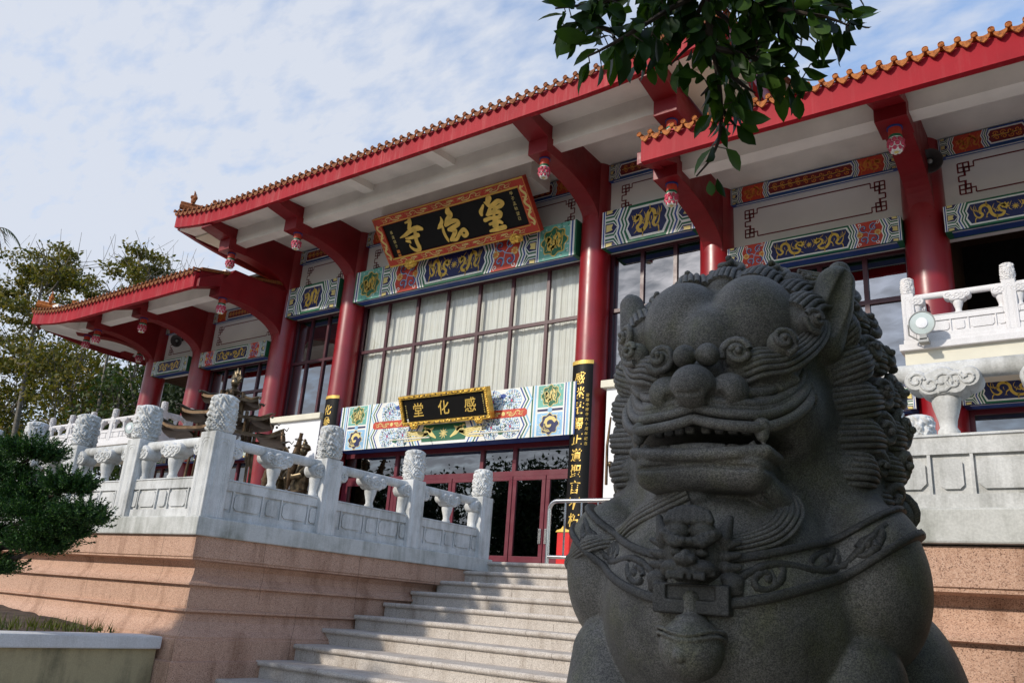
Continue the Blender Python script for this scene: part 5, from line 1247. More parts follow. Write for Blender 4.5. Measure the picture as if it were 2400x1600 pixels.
def crown_points(clumps, n, sub=14, spread=.30, shell=.55):
    P = []; wts = np.array([c[1][0]*c[1][1]*c[1][2] for c in clumps])**.75; wts /= wts.sum()
    for (c, r), w in zip(clumps, wts):
        k = max(3, int(sub*(.6+w*len(clumps)*.5))); d = rng.normal(size=(k, 3)); d /= np.linalg.norm(d, axis=1, keepdims=True)
        ctr = np.array(c)+d*np.array(r)*rng.uniform(shell, 1.0, (k, 1)); m = int(n*w)
        pick = rng.integers(0, k, m); e = rng.normal(size=(m, 3))*np.array(r)*spread*np.array([1, 1, .62])*rng.uniform(.5, 1.2, (k, 1))[pick]
        P.append(ctr[pick]+e)
    return np.vstack(P)
def tree(name, label, cat, base, top, clumps, n, size, leaf, bark, r0, group=None, limbs=True, twigs=0, sub=14, spread=.30, lean=(0, 0)):
    t = thing(name, label, cat, base, group); b = Vector(base); m = MB()
    tp = Vector(top); pts = [b+(tp-b)*f+Vector((math.sin(f*5+b.x)*.25*r0*4*f, math.cos(f*4+b.y)*.25*r0*4*f, 0)) for f in np.linspace(0, 1, 9)]
    m.tube(pts, [r0*(1-.78*f) for f in np.linspace(0, 1, 9)], 9, bark)
    for c, r in clumps:
        c = Vector(c); f = min(.95, max(.25, (c.z-r[2]*.9-b.z)/(tp.z-b.z+1e-6))); s = b+(tp-b)*f; mid = (s+c)/2+Vector((0, 0, -.15*(c-s).length))
        q = catmull([s, mid, c], 5); m.tube(q, [r0*.42*(1-.7*k/len(q)) for k in range(len(q))], 6, bark)
        for _ in range(6):
            d = Vector(rng.normal(size=3)); d.normalize(); e = c+Vector((d.x*r[0], d.y*r[1], abs(d.z)*r[2]))*.9
            g = mid*.4+c*.6; m.tube(catmull([g, (g+e)/2+Vector((0, 0, .1)), e], 3), [r0*.16*(1-.7*k/7) for k in range(7)], 5, bark)
        for _ in range(twigs):
            d = Vector((rng.normal()*.5, rng.normal()*.5, 1)); d.normalize(); e = c+Vector((rng.uniform(-1, 1)*r[0], rng.uniform(-1, 1)*r[1], r[2]*.5))
            m.tube([c, e, e+d*rng.uniform(.8, 1.9)], [r0*.10, r0*.07, .008], 4, bark)
    m.build('trunk', t)
    C = crown_points(clumps, n, sub, spread); V, F = leaf_cards(C, size); mesh_np('crown', V, F, [leaf], t, smooth=False)
    return t
def clump_set(c, R, k, seed):
    q = np.random.default_rng(seed); out = []
    for _ in range(k):
        d = q.normal(size=3); d /= np.linalg.norm(d); r = q.uniform(.38, .6)
        out.append(((c[0]+d[0]*R[0]*.62, c[1]+d[1]*R[1]*.62, c[2]+d[2]*R[2]*.62), (R[0]*r, R[1]*r, R[2]*r)))
    return out
BG = 'trees growing behind the left wing'
S = .75
tree('slender_tree', 'tall slender olive leaved tree at the far left, its crown highest above the far eave', 'tree', (-44.5, 18.5, GZ), (-44.6, 18, 15.5),
     [((-45.2, 18, 15.9), (2.5, 2, 1.3)), ((-42.9, 18, 15.2), (1.5, 1.6, 1.2)), ((-46.6, 18, 13.9), (2.2, 2, 1.2)), ((-43.8, 18, 12.9), (2.0, 2, .9)), ((-47, 18, 11.4), (2.2, 2, 1.2)), ((-44.6, 18, 10.6), (1.8, 1.8, .9))], 11500, .23, 'leaf_olive', 'bark_grey', .22, BG, twigs=5, sub=17, spread=.20)
tree('slender_tree', 'slender olive leaved tree with bare twigs standing over the left tiled eave', 'tree', (-36.0, 18.3, GZ), (-36.4, 18, 13.2),
     [((-35.6, 18, 14.0), (1.6, 1.4, .8)), ((-37.6, 18, 13.0), (1.0, 1.3, .6)), ((-34.2, 18, 13.2), (.9, 1.1, .5)), ((-38.6, 18, 11.7), (.9, 1.2, .4))], 4200, .20, 'leaf_olive', 'bark_grey', .16, BG, twigs=9, sub=12, spread=.22)
tree('slender_tree', 'thin tree mostly of bare twigs beside the peak of the left tiled eave', 'tree', (-32.4, 18.6, GZ), (-32.6, 18.5, 12.2),
     [((-32.6, 18.5, 12.5), (.9, .9, .5)), ((-31.6, 18.5, 12.0), (.8, .8, .4))], 560, .18, 'leaf_olive', 'bark_grey', .10, BG, twigs=12, sub=8, spread=.3)
for (x, y, h, R, lf, n, lab, sd) in (
    (-46.5, 20.5, 8.6, (3.6, 3.4, 3.8), 'leaf_olive', 9000, 'bushy yellow green tree filling the left edge behind the juniper', 1),
    (-41.0, 19.5, 8.4, (3.0, 3.0, 3.6), 'leaf_olive', 8000, 'brownish olive tree between the far left eave and the balustrade', 2),
    (-35.8, 19.6, 8.6, (2.6, 2.6, 3.2), 'leaf_green', 8000, 'mid green tree directly under the tip of the left eave', 3),
    (-31.6, 20.4, 7.9, (2.3, 2.3, 3.4), 'leaf_dark', 6500, 'dark open tree with pale trunk beside the far left column', 4),
    (-38.5, 23.5, 5.6, (4.4, 3.4, 3.6), 'leaf_dark', 9000, 'low dark tree behind the left balcony balustrade', 5),
    (-50.5, 19.0, 6.5, (4.2, 3.4, 4.2), 'leaf_green', 8000, 'dark green tree at the left frame edge beyond the juniper', 6),
    (-45.0, 17.2, 3.4, (3.0, 2.4, 2.8), 'leaf_olive', 6500, 'low olive shrubby tree just above the left terrace balustrade', 7),
    (-28.3, 22.5, 6.4, (2.0, 2.0, 3.0), 'leaf_green', 6500, 'green tree seen through the gap between the two far left columns', 8)):
    tree('leafy_tree', lab, 'tree', (x, y, GZ), (x+.3, y, h+1.0), clump_set((x, y, h), R, 11, sd)+clump_set((x, y, h*.45), (R[0]*.85, R[1]*.8, R[2]*.8), 6, sd+40), int(n*1.15), .23, lf, 'bark_grey', .20, BG, sub=14, spread=.27)
# far woods closing the view under the crowns
m = MB()
pts = [(-95, 30), (-60, 34), (-40, 36), (-25, 34), (-10, 36)]
C = []
for (xa, ya), (xb, yb) in zip(pts[:-1], pts[1:]):
    k = 5200; f = rng.uniform(0, 1, k); z = GZ+rng.uniform(0, 1, k)**.8*(6.5+1.6*np.sin(f*9+xa)); C.append(np.stack([xa+(xb-xa)*f, ya+(yb-ya)*f+rng.normal(size=k)*1.6, z], 1))
V, F = leaf_cards(np.vstack(C), .55); o = mesh_np('distant_woods', V, F, ['leaf_dark'], None, False); stuff(o)
# palm frond entering at the left edge
t = thing('palm_tree', 'palm tree with one grey green frond tip at the left edge of the sky', 'palm tree', (-52.4, 17.2, GZ)); m = MB()
m.tube([(-52.4, 17.2, GZ), (-52.2, 17.2, 10), (-52.3, 17.2, 19.3)], [.22, .17, .14], 9, 'bark_grey'); m.build('trunk', t)
for a, el, L_ in ((.1, .35, 2.3), (2.2, .5, 2.3), (4.0, .4, 2.4), (5.2, .6, 2.2), (3.1, .2, 2.4), (1.2, .7, 2.0)):
    m = MB(); d = Vector((math.cos(a), math.sin(a)*.8, 0)); c = Vector((-52.3, 17.2, 19.3)); sp = [c+d*(L_*f)+Vector((0, 0, el*2.2*f-2.0*f*f)) for f in np.linspace(0, 1, 12)]
    m.tube(sp, .03, 5, 'bark_grey'); s = d.cross(Vector((0, 0, 1)))
    for f in range(2, 12):
        for sg in (-1, 1):
            p = sp[f]; q = p+(s*sg*.55+d*.42)*(1.15-.05*f)+Vector((0, 0, -.42)); w = d*.045
            m.add([p-w, p+w, q], [(0, 1, 2)], 'leaf_green')
    m.build('frond', t)
# trees across the forecourt, mirrored in the glass doors
FG = 'trees across the forecourt mirrored in the glass'
proto = tree('forecourt_tree', 'broad dark tree across the forecourt, seen only mirrored in the glass doors', 'tree', (-33, -19, GZ), (-33, -19, 7.0), clump_set((-33, -19, 6.0), (4.4, 4.4, 4.6), 14, 77), 11000, .36, 'leaf_dark', 'bark_dark', .3, FG)
for x, y in ((-26.0, -21.0), (-41.5, -18.0), (-20.0, -24), (-50, -20), (-14, -26), (-37, -25)):
    clone(proto, (x+33, y+19, 0 if x != -41.5 else -1.0))

tree('sun_blocker_tree', 'unseen round topped tree added to throw shade on the stone lion', 'tree', (-5.0, -7.5, GZ), (-5.1, -7.4, 5.9), [((-5.15, -7.4, 6.35), (.60, .75, .50)), ((-5.15, -7.4, 5.75), (.60, .75, .62)), ((-5.10, -7.4, 5.2), (.45, .5, .4))], 9000, .17, 'leaf_dark', 'bark_dark', .14, None, sub=50, spread=.16)  # added out of view, crown shaped to block the sun from the lion alone
# banyan overhead -------------------------------------------------------
def big_leaves(P, D, size):
    # pointed leaves folded along the midrib; P points, D directions
    n = len(P); D = D/np.linalg.norm(D, axis=1, keepdims=True)
    r = rng.normal(size=(n, 3)); r[:, 2] = r[:, 2]*.35+.0; B = np.cross(D, r); B /= np.linalg.norm(B, axis=1, keepdims=True); Nn = np.cross(B, D)
    s = size*rng.uniform(.62, 1.18, (n, 1)); cols = []
    for f, w, sag in ((0, .02, 0), (.12, .10, .0), (.32, .22, .01), (.55, .235, .0), (.78, .15, -.02), (.92, .05, -.05), (1.0, .0, -.08)):
        c = P+D*s*f+Nn*s*sag
        cols.append((c-B*s*w+Nn*s*w*.28, c, c+B*s*w+Nn*s*w*.28))
    V = np.stack([np.stack(c, 1) for c in cols], 1); m = len(cols)   # n, m, 3, 3
    F = []
    base = (np.arange(n)*m*3)[:, None]
    for i in range(m-1):
        for j in (0, 1): F.append(base+np.array([[i*3+j, i*3+j+1, (i+1)*3+j+1, (i+1)*3+j]]))
    return V.reshape(-1, 3), np.vstack(F)
T2 = thing('banyan_tree', 'banyan tree with glossy dark leaves hanging into the top of the view over the lion', 'tree', (1.7, -.7, GZ))
m = MB()
m.tube([(1.7, -.7, GZ), (1.65, -.65, -.4), (1.5, -.5, .9), (1.35, -.3, 2.0), (1.1, .1, 2.9)], [.34, .26, .23, .20, .14], 14, 'bark_grey')
m.tube(catmull([(1.4, -.4, 1.9), (.9, .3, 2.35), (.2, 1.1, 2.35), (-.35, 1.55, 2.0), TWIGS[0][0]], 6), list(np.linspace(.12, .016, 25)), 8, 'bark_grey')
m.tube(catmull([(1.2, .0, 2.6), (2.0, .9, 3.0), (2.8, 1.5, 3.0)], 6), list(np.linspace(.12, .03, 13)), 8, 'bark_grey')
m.build('trunk', T2)
m = MB(); LP, LD = [], []
for i, tw in enumerate(TWIGS):
    q = np.array(catmull(tw, 7)); m.tube([tuple(p) for p in q], list(np.linspace(.0085 if i else .012, .0022, len(q))), 6, 'bark_dark')
    seg = np.linalg.norm(np.diff(q, axis=0), axis=1); cum = np.concatenate([[0], np.cumsum(seg)]); L_ = cum[-1]
    dens = 92 if i not in (0,) else 66
    n = int(L_*dens*(2.4 if i in (5, 6, 7, 12, 17, 11, 13) else 1.6 if i not in (0, 8, 9) else 1.1))
    for s in rng.uniform(0, L_, n):
        if i == 0 and s > .42*L_ and rng.uniform() < .35: continue
        p = np.array([np.interp(s, cum, q[:, k]) for k in range(3)]); d = np.array([np.interp(min(s+.03, L_), cum, q[:, k])-np.interp(max(s-.03, 0), cum, q[:, k]) for k in range(3)]); d /= np.linalg.norm(d)+1e-9
        o = rng.normal(size=3); o -= d*(o@d); o /= np.linalg.norm(o); off = o*rng.uniform(.005, .055)
        LP.append(p+off); LD.append(d*rng.uniform(.1, .8)+o*.75+np.array([0, 0, -rng.uniform(.15, .9)]))
        if rng.uniform() < .35: m.tube([tuple(p), tuple(p+off)], .0016, 4, 'bark_dark')
m.build('hanging_twigs', T2)
bq = np.array(catmull([(1.4, -.4, 1.9), (.9, .3, 2.35), (.2, 1.1, 2.35), (-.35, 1.55, 2.02)], 12))
for p in bq[8:-3]:
    for _ in range(14): o = rng.normal(size=3); o /= np.linalg.norm(o); LP.append(p+o*rng.uniform(.06, .17)+np.array([.03, -.03, .05])); LD.append(o+np.array([0, 0, -.3]))
V, F = big_leaves(np.array(LP), np.array(LD), .076); mesh_np('hanging_leaves', V, F, ['leaf_banyan'], T2, True)
def ell_pts(c, r, n): d = rng.normal(size=(n, 3)); d /= np.linalg.norm(d, axis=1, keepdims=True); return np.array(c)+d*np.array(r)*(rng.uniform(0, 1, (n, 1))**.33)
C = np.vstack([ell_pts((2.55, .9, 2.2), (2.1, 2.4, 1.5), 9000), ell_pts((1.8, -2.2, 2.7), (1.9, 1.6, 1.2), 5000)])
V, F = leaf_cards(C, .13, .5, .5); mesh_np('crown', V, F, ['leaf_banyan'], T2, False)
# unseen leafy mass added right of the camera to darken the lion's right side
t = thing('shade_hedge', 'unseen leafy mass added to darken the right side of the stone lion', 'shade_hedge', (1.0, 2.2, GZ)); m = MB()
for y in (.9, 1.7, 2.5, 3.3): m.tube([(1.0, y, GZ), (1.02, y+.03, -.2), (.95, y, .9)], [.05, .04, .02], 6, 'bark_dark')
m.build('stems', t); k = 22000; C = np.stack([rng.uniform(.28, 1.7, k), rng.uniform(.3, 3.75, k), rng.uniform(GZ, 2.7, k)], 1); V, F = leaf_cards(C, .11); mesh_np('foliage', V, F, ['leaf_banyan'], t, False)
# juniper bonsai --------------------------------------------------------
T3 = thing('juniper', 'dark green cloud pruned juniper in the planter at the left edge', 'juniper', (-7.90, 3.20, -.5)); m = MB()
m.tube(catmull([(-7.90, 3.12, -.55), (-7.86, 3.17, -.2), (-7.97, 3.13, .2), (-7.82, 3.2, .55), (-7.86, 3.24, .92)], 5), list(np.linspace(.075, .03, 21)), 9, 'bark_dark')
PADS0 = [((-8.30, 3.62, 1.06), (.22, .26, .10)), ((-8.60, 3.30, .98), (.30, .26, .12)), ((-8.38, 3.42, .84), (.22, .24, .10)), ((-8.28, 4.02, .80), (.17, .20, .08)), ((-8.70, 3.2, .76), (.30, .28, .12)), ((-8.30, 3.78, .52), (.24, .34, .10)), ((-8.22, 4.16, .52), (.17, .20, .08)), ((-8.55, 3.40, .50), (.28, .30, .14)), ((-8.30, 3.98, .38), (.20, .26, .08)), ((-8.55, 3.50, .30), (.26, .28, .12)), ((-8.5, 3.3, .10), (.20, .22, .09)), ((-8.8, 3.0, .5), (.3, .3, .22))]
PF = lambda y: .92-.11*(y-3.2)/.95
PADS = [(tuple(k*PF(c[1]) for k in c), (r[0]*.9, r[1]*.85, r[2]*1.15)) for c, r in PADS0+[((-8.38, 3.91, .22), (.20, .24, .10)), ((-8.5, 3.55, .0), (.22, .24, .11)), ((-8.35, 4.05, .37), (.18, .20, .10)), ((-8.49, 3.73, .67), (.22, .24, .11))]]
for c, r in PADS: m.tube(catmull([(-7.88, 3.17, c[2]-.12), ((c[0]-7.88)/2, (c[1]+3.17)/2, c[2]-.10), c], 4), [.03, .028, .026, .024, .022, .02, .016, .012, .01], 6, 'bark_dark')
m.build('trunk', T3)
C, D = [], []
for c, r in PADS:
    k = 250; d = rng.normal(size=(k, 3)); d[:, 2] = np.abs(d[:, 2])*.8-.25; d /= np.linalg.norm(d, axis=1, keepdims=True)
    st = np.array(c)+d*np.array(r)*rng.uniform(.25, .85, (k, 1))
    for p0, dd in zip(st, d):
        ax = dd*np.array([1, 1, .5])+np.array([0, 0, .40])+rng.normal(size=3)*.18; ax /= np.linalg.norm(ax); j = 46; f = rng.uniform(0, 1, (j, 1)); lng = rng.uniform(.08, .17)
        C.append(p0+ax*lng*f+np.array([0, 0, .03])*f*f+rng.normal(size=(j, 3))*(.016*(1.05-f))); D.append(ax*.9+rng.normal(size=(j, 3))*.5)
C = np.vstack(C); D = np.vstack(D); D /= np.linalg.norm(D, axis=1, keepdims=True); b = np.cross(D, rng.normal(size=D.shape)); b /= np.linalg.norm(b, axis=1, keepdims=True); s = rng.uniform(.014, .030, (len(C), 1))
V = np.stack([C-b*s*.24, C+b*s*.24, C+D*s], 1).reshape(-1, 3); mesh_np('foliage', V, np.arange(len(V)).reshape(-1, 3), ['leaf_juniper'], T3, False)
# weeds along the planter
C = []; D = []
for _ in range(260):
    x = -7.75-abs(rng.normal())*.7; y = rng.uniform(2.2, 4.55); h = rng.uniform(.03, .13); z = -.47
    for k in range(3): C.append((x+rng.normal()*.02, y+rng.normal()*.02, z)); D.append((rng.normal()*.35, rng.normal()*.35, 1)); 
C = np.array(C); D = np.array(D); D /= np.linalg.norm(D, axis=1, keepdims=True); b = np.cross(D, rng.normal(size=D.shape)); b /= np.linalg.norm(b, axis=1, keepdims=True); s = rng.uniform(.04, .14, (len(C), 1))
V = np.stack([C-b*.006, C+b*.006, C+D*s], 1).reshape(-1, 3); o = mesh_np('weeds', V, np.arange(len(V)).reshape(-1, 3), ['leaf_weed'], None, False); stuff(o)
# ------------------------------------------------------------------ stone guardian lion, sculpted as a distance field
LO = np.array([-.853, 2.255, 0.0]); LX = np.array([.990, .139, 0]); LX /= np.linalg.norm(LX); LY = np.array([-LX[1], LX[0], 0.0])
def l2w(V): V = np.asarray(V); return LO+V[:, :1]*LX+V[:, 1:2]*LY+V[:, 2:3]*np.array([0, 0, 1.0])
class Sdf:
    def __init__(s): s.ops = []
    def add(s, f, lo, hi, k=.02, op='u'): s.ops.append((op, f, np.array(lo), np.array(hi), k)); return s
    def ell(s, c, r, k=.02, op='u'):
        c = np.array(c, float); r = np.array([r]*3 if np.isscalar(r) else r, float)
        def f(x, y, z):
            q = np.sqrt(((x-c[0])/r[0])**2+((y-c[1])/r[1])**2+((z-c[2])/r[2])**2); g = np.sqrt(((x-c[0])/r[0]**2)**2+((y-c[1])/r[1]**2)**2+((z-c[2])/r[2]**2)**2)
            return q*(q-1)/np.maximum(g, 1e-6)
        return s.add(f, c-r, c+r, k, op)
    def tube(s, pts, rad, k=.01, op='u'):
        P = np.array([list(p) for p in pts], float); n = len(P); R = np.array([rad]*n if np.isscalar(rad) else rad, float)
        def f(x, y, z):
            d = None
            for i in range(n-1):
                a, b = P[i], P[i+1]; ab = b-a; L2 = ab@ab+1e-12
                t = np.clip(((x-a[0])*ab[0]+(y-a[1])*ab[1]+(z-a[2])*ab[2])/L2, 0, 1)
                e = np.sqrt((x-a[0]-t*ab[0])**2+(y-a[1]-t*ab[1])**2+(z-a[2]-t*ab[2])**2)-(R[i]+t*(R[i+1]-R[i]))
                d = e if d is None else np.minimum(d, e)
            return d
        return s.add(f, P.min(0)-R.max(), P.max(0)+R.max(), k, op)
    def box(s, c, h, rd, k=.01, op='u'):
        c = np.array(c, float); h = np.array(h, float)
        def f(x, y, z):
            qx, qy, qz = np.abs(x-c[0])-h[0]+rd, np.abs(y-c[1])-h[1]+rd, np.abs(z-c[2])-h[2]+rd
            return np.sqrt(np.maximum(qx, 0)**2+np.maximum(qy, 0)**2+np.maximum(qz, 0)**2)+np.minimum(np.maximum(qx, np.maximum(qy, qz)), 0)-rd
        return s.add(f, c-h, c+h, k, op)
    @staticmethod
    def comb(D, d, k, op):
        if op == 'u':
            h = np.clip(.5+.5*(D-d)/k, 0, 1); return D+(d-D)*h-k*h*(1-h)
        h = np.clip(.5-.5*(D+d)/k, 0, 1); return D+(-d-D)*h+k*h*(1-h)
    def at(s, P):
        D = np.full(len(P), 9.0)
        for op, f, lo, hi, k in s.ops: D = s.comb(D, f(P[:, 0], P[:, 1], P[:, 2]), k, op)
        return D
    def grid(s, xs, ys, zs):
        D = np.full((len(xs), len(ys), len(zs)), .12, np.float32)
        for op, f, lo, hi, k in s.ops:
            m = k+.03; sl = []
            for ax, (c, a, b) in enumerate(((xs, lo[0], hi[0]), (ys, lo[1], hi[1]), (zs, lo[2], hi[2]))): sl.append(slice(max(0, np.searchsorted(c, a-m)-1), min(len(c), np.searchsorted(c, b+m)+1)))
            sx, sy, sz = sl
            if sx.stop <= sx.start or sy.stop <= sy.start or sz.stop <= sz.start: continue
            x = xs[sx].astype(np.float32)[:, None, None]; y = ys[sy].astype(np.float32)[None, :, None]; z = zs[sz].astype(np.float32)[None, None, :]
            D[sx, sy, sz] = s.comb(D[sx, sy, sz], f(x, y, z).astype(np.float32), k, op)
        return D
def surface_nets(D, xs, ys, zs):
    S = D < 0; nx, ny, nz = D.shape
    cnt = np.zeros((nx-1, ny-1, nz-1), np.int8)
    offs = [(i, j, k) for i in (0, 1) for j in (0, 1) for k in (0, 1)]
    for i, j, k in offs: cnt += S[i:nx-1+i, j:ny-1+j, k:nz-1+k]
    act = np.argwhere((cnt > 0) & (cnt < 8)); n = len(act)
    idx = np.full(cnt.shape, -1, np.int32); idx[act[:, 0], act[:, 1], act[:, 2]] = np.arange(n)
    X = [xs[act[:, 0]], xs[act[:, 0]+1]]; Y = [ys[act[:, 1]], ys[act[:, 1]+1]]; Z = [zs[act[:, 2]], zs[act[:, 2]+1]]
    val = {o: D[act[:, 0]+o[0], act[:, 1]+o[1], act[:, 2]+o[2]] for o in offs}
    acc = np.zeros((n, 3)); w = np.zeros(n)
    for a in offs:
        for ax in range(3):
            if a[ax]: continue
            b = list(a); b[ax] = 1; b = tuple(b); va, vb = val[a], val[b]; m = (va < 0) != (vb < 0)
            t = np.where(m, va/np.where(m, va-vb, 1), 0)
            p = np.stack([X[a[0]]+(X[b[0]]-X[a[0]])*t, Y[a[1]]+(Y[b[1]]-Y[a[1]])*t, Z[a[2]]+(Z[b[2]]-Z[a[2]])*t], 1)
            acc += p*m[:, None]; w += m
    V = acc/w[:, None]; F = []
    for ax in range(3):
        s0 = [slice(1, -1)]*3; s0[ax] = slice(0, -1); s1 = list(s0); s1[ax] = slice(1, None)
        A, B = S[tuple(s0)], S[tuple(s1)]
        e = np.argwhere(A != B); e = e+np.array([0 if q == ax else 1 for q in range(3)]); ins = S[e[:, 0], e[:, 1], e[:, 2]]
        u, v = [(1, 2), (2, 0), (0, 1)][ax]; q = []
        for du, dv in ((-1, -1), (0, -1), (0, 0), (-1, 0)):
            c = e.copy(); c[:, u] += du; c[:, v] += dv; q.append(idx[c[:, 0], c[:, 1], c[:, 2]])
        f = np.stack(q, 1); f[~ins] = f[~ins][:, ::-1]; F.append(f)
    return V, np.vstack(F)
HAIR = {k: MB() for k in ('mane', 'beard', 'eyebrow', 'eyebrow+', 'lip_fold', 'lip_fold+')}
CUR = ['mane']
def htube(pts, rad, n=8): HAIR[CUR[0]].tube([tuple(p) for p in l2w(np.array([list(p) for p in pts], float))], rad, n, 'lion_granite')
def snail(s, c, n, R, turns=1.8, a0=0.0, sgn=1, rise=.50, k=.006):
    c = np.array(c, float); n = np.array(n, float); n /= np.linalg.norm(n); u = np.cross(n, [0.1, .2, 1]); u /= np.linalg.norm(u); v = np.cross(n, u)
    s.ell(c-n*R*.62, R*.92, .010)
    pts, rad = [], []; m = int(turns*14)
    for i in range(m+1):
        t = i/m; a = a0+sgn*2*math.pi*turns*t; q = R*(1-.90*t); pts.append(c+u*q*math.cos(a)+v*q*math.sin(a)+n*(R*rise*t-.10*R)); rad.append(R*.27*(1-.35*t))
    htube(pts, rad); e = l2w((pts[-1]+n*R*.06)[None])[0]; HAIR[CUR[0]].ball(tuple(e), R*.20, 'lion_granite', 10, 8)
def bundle(s, pts, w, m, r=0, k=0, nrm=None, taper=.5, core=True):
    Q = np.array(catmull(pts, 6)); n = len(Q); T = np.gradient(Q, axis=0); T /= np.linalg.norm(T, axis=1, keepdims=True)
    N_ = np.array(nrm if nrm is not None else (0, -1, 0), float); N_ /= np.linalg.norm(N_); N_ = np.tile(N_, (n, 1))
    B = np.cross(T, N_); B /= np.linalg.norm(B, axis=1, keepdims=True)+1e-9; f = np.linspace(0, 1, n); r = w/m*.56
    wid = w*(1-(1-taper)*f**1.5)
    for j in range(m):
        o = (j-(m-1)/2)/m; htube(Q+B*(o*wid)[:, None]-N_*(wid*.55*abs(o)**2*2)[:, None]+N_*.35*r, list(r*(1-(1-taper)*f**1.5)))
    if core: cr = np.maximum(r*.6, wid*.46); s.tube(Q-N_*(cr+r*.10)[:, None], cr, .008)
def body_base():
    s = Sdf(); s.ell((0, -.02, .03), (.345, .42, .34), .05)
    for e in (-1, 1): s.ell((e*.335, .00, .125), (.145, .22, .215), .035)
    s.ell((0, -.13, .215), (.235, .265, .15), .05)
    return s
BB = body_base()
L = Sdf()
L.ell((0, .42, -.25), (.30, .50, .50), .08); L.ops += BB.ops
for e in (-1, 1):
    L.ell((e*.37, .42, -.27 if e > 0 else -.36), (.19 if e > 0 else .15, .32, .37), .05); L.ell((e*.40, .22, -.74), (.15, .30, .13), .05)
    L.tube([(e*.30, -.13, -.10), (e*.285, -.19, -.30), (e*.28, -.20, -.55), (e*.28, -.24, -.76)], [.115, .135, .105, .115], .010)
    L.ell((e*.29, -.34, -.79), (.145, .19, .10), .04)
    for q in (-.09, -.03, .03, .09): L.ell((e*.29+q, -.50, -.82), (.036, .06, .055), .012)
    L.ell((e*.30, -.02, -.42), (.10, .16, .16), .05)
L.tube([(0, .10, .22), (0, .05, .50)], [.30, .30], .06)
# mane mass, skull
L.ell((0, .15, .54), (.395, .30, .36), .05); L.ell((0, .12, .72), (.325, .27, .295), .05); L.ell((0, .12, .36), (.38, .28, .20), .06); L.ell((0, .04, .885), (.255, .17, .125), .03)
L.ell((0, .0, .66), (.265, .29, .315), .05)
for e in (-1, 1):
    L.ell((e*.092, -.165, .785), (.124, .155, .150), .008); L.ell((e*.195, -.09, .755), (.065, .12, .12), .03)
L.ell((0, -.250, .725), (.085, .10, .10), .03)
for e in (-1, 1):
    L.ell((e*.180, -.09, .545), (.092, .18, .155), .03)           # cheek
    L.ell((e*.20, .02, .40), (.085, .13, .13), .04)             # jaw hinge
    L.ell((e*.075, -.270, .512), (.130, .125, .074), .02)        # muzzle
    L.ell((e*.15, -.30, .605), (.072, .06, .05), .015, 's')      # eye socket
    L.ell((e*.142, -.275, .603), (.058, .052, .045), .006)       # eyeball
    L.tube([(e*.085, -.335, .600), (e*.12, -.335, .628), (e*.17, -.315, .630), (e*.21, -.27, .605)], .012, .008)
    L.tube([(e*.085, -.335, .592), (e*.13, -.338, .572), (e*.18, -.31, .572), (e*.21, -.27, .600)], .013, .008)
    L.ell((e*.142, -.322, .603), .016, .004, 's')
    L.ell((e*.0290, -.420, .637), .0300, .003)                      # brow beads
    L.ell((e*.078, -.400, .545), (.047, .050, .046), .006)       # nostril wings
L.ell((0, -.33, .60), (.05, .06, .06), .02); L.ell((0, -.445, .550), (.056, .062, .054), .005); L.tube([(-.03, -.49, .522), (0, -.497, .518), (.03, -.49, .522)], .006, .004, 's')
for e in (-1, 1): L.ell((e*.057, -.452, .516), (.024, .030, .022), .006, 's')
# brows: strands ending in spirals
for e in (-1, 1):
    CUR[0] = 'eyebrow' if e < 0 else 'eyebrow+'
    bundle(L, [(e*.105, -.378, .612), (e*.15, -.375, .628), (e*.195, -.325, .645), (e*.235, -.26, .69), (e*.262, -.20, .745), (e*.27, -.15, .80)], .085, 6, .0125, .004, (e*.35, -.92, .15), .6)
    snail(L, (e*.098, -.398, .645), (e*.15, -1, .1), .040, 1.7, .5, -e); snail(L, (e*.200, -.345, .685), (e*.5, -.85, .1), .036, 1.5, 2.0, e); snail(L, (e*.262, -.225, .775), (e*.7, -.7, .1), .036, 1.5, 2.0, -e)
def chest_y(x, z):
    ysq = np.linspace(-.62, .2, 120); d = BB.at(np.stack([np.full(120, x), ysq, np.full(120, z)], 1)); i = int(np.argmax(d < 0)) if (d < 0).any() else 60
    return ysq[i]
# mouth cavity, lips, teeth, tongue
L.ell((0, -.36, .424), (.180, .20, .027), .010, 's'); L.ell((0, -.27, .43), (.230, .12, .036), .015, 's')
for e in (-1, 1):
    lip = [(0, -.432, .470), (e*.05, -.438, .455), (e*.11, -.424, .449), (e*.165, -.380, .456), (e*.208, -.318, .488), (e*.238, -.250, .538), (e*.240, -.205, .580)]
    for q in range(4):
        o = np.array([0, .007*q-.010, .031*q]); sh = np.array([1-.045*q, 1-.012*q, 1]); CUR[0] = 'lip_fold' if e < 0 else 'lip_fold+'; pl = [tuple(np.array(p)*sh+o) for p in catmull(lip, 4)]; end = np.array(pl[-1]); pl += [tuple(end+np.array([e*.012*math.sin(a), .006, -.016*(1-math.cos(a))])) for a in (.7, 1.5, 2.4)]
        htube(pl, list(np.interp(np.linspace(0, 1, len(pl)), [0, .5, .85, 1], [.0125, .0140, .0125, .007])), 10)
    L.tube([(e*x*.9, y+.03, z+.05) for x, y, z in [tuple(np.array(p)*np.array([e, 1, 1])) for p in catmull(lip, 2)]], .026, .006)
    L.tube([(e*.150, -.392, .455), (e*.153, -.398, .432), (e*.155, -.398, .412)], [.024, .015, .003], .006)
    for q in range(4): L.box((e*(.020+.030*q), -.395+.010*q, .452), (.0125, .012, .010), .005, .003)
L.box((0, -.285, .358), (.162, .147, .055), .046, .015)
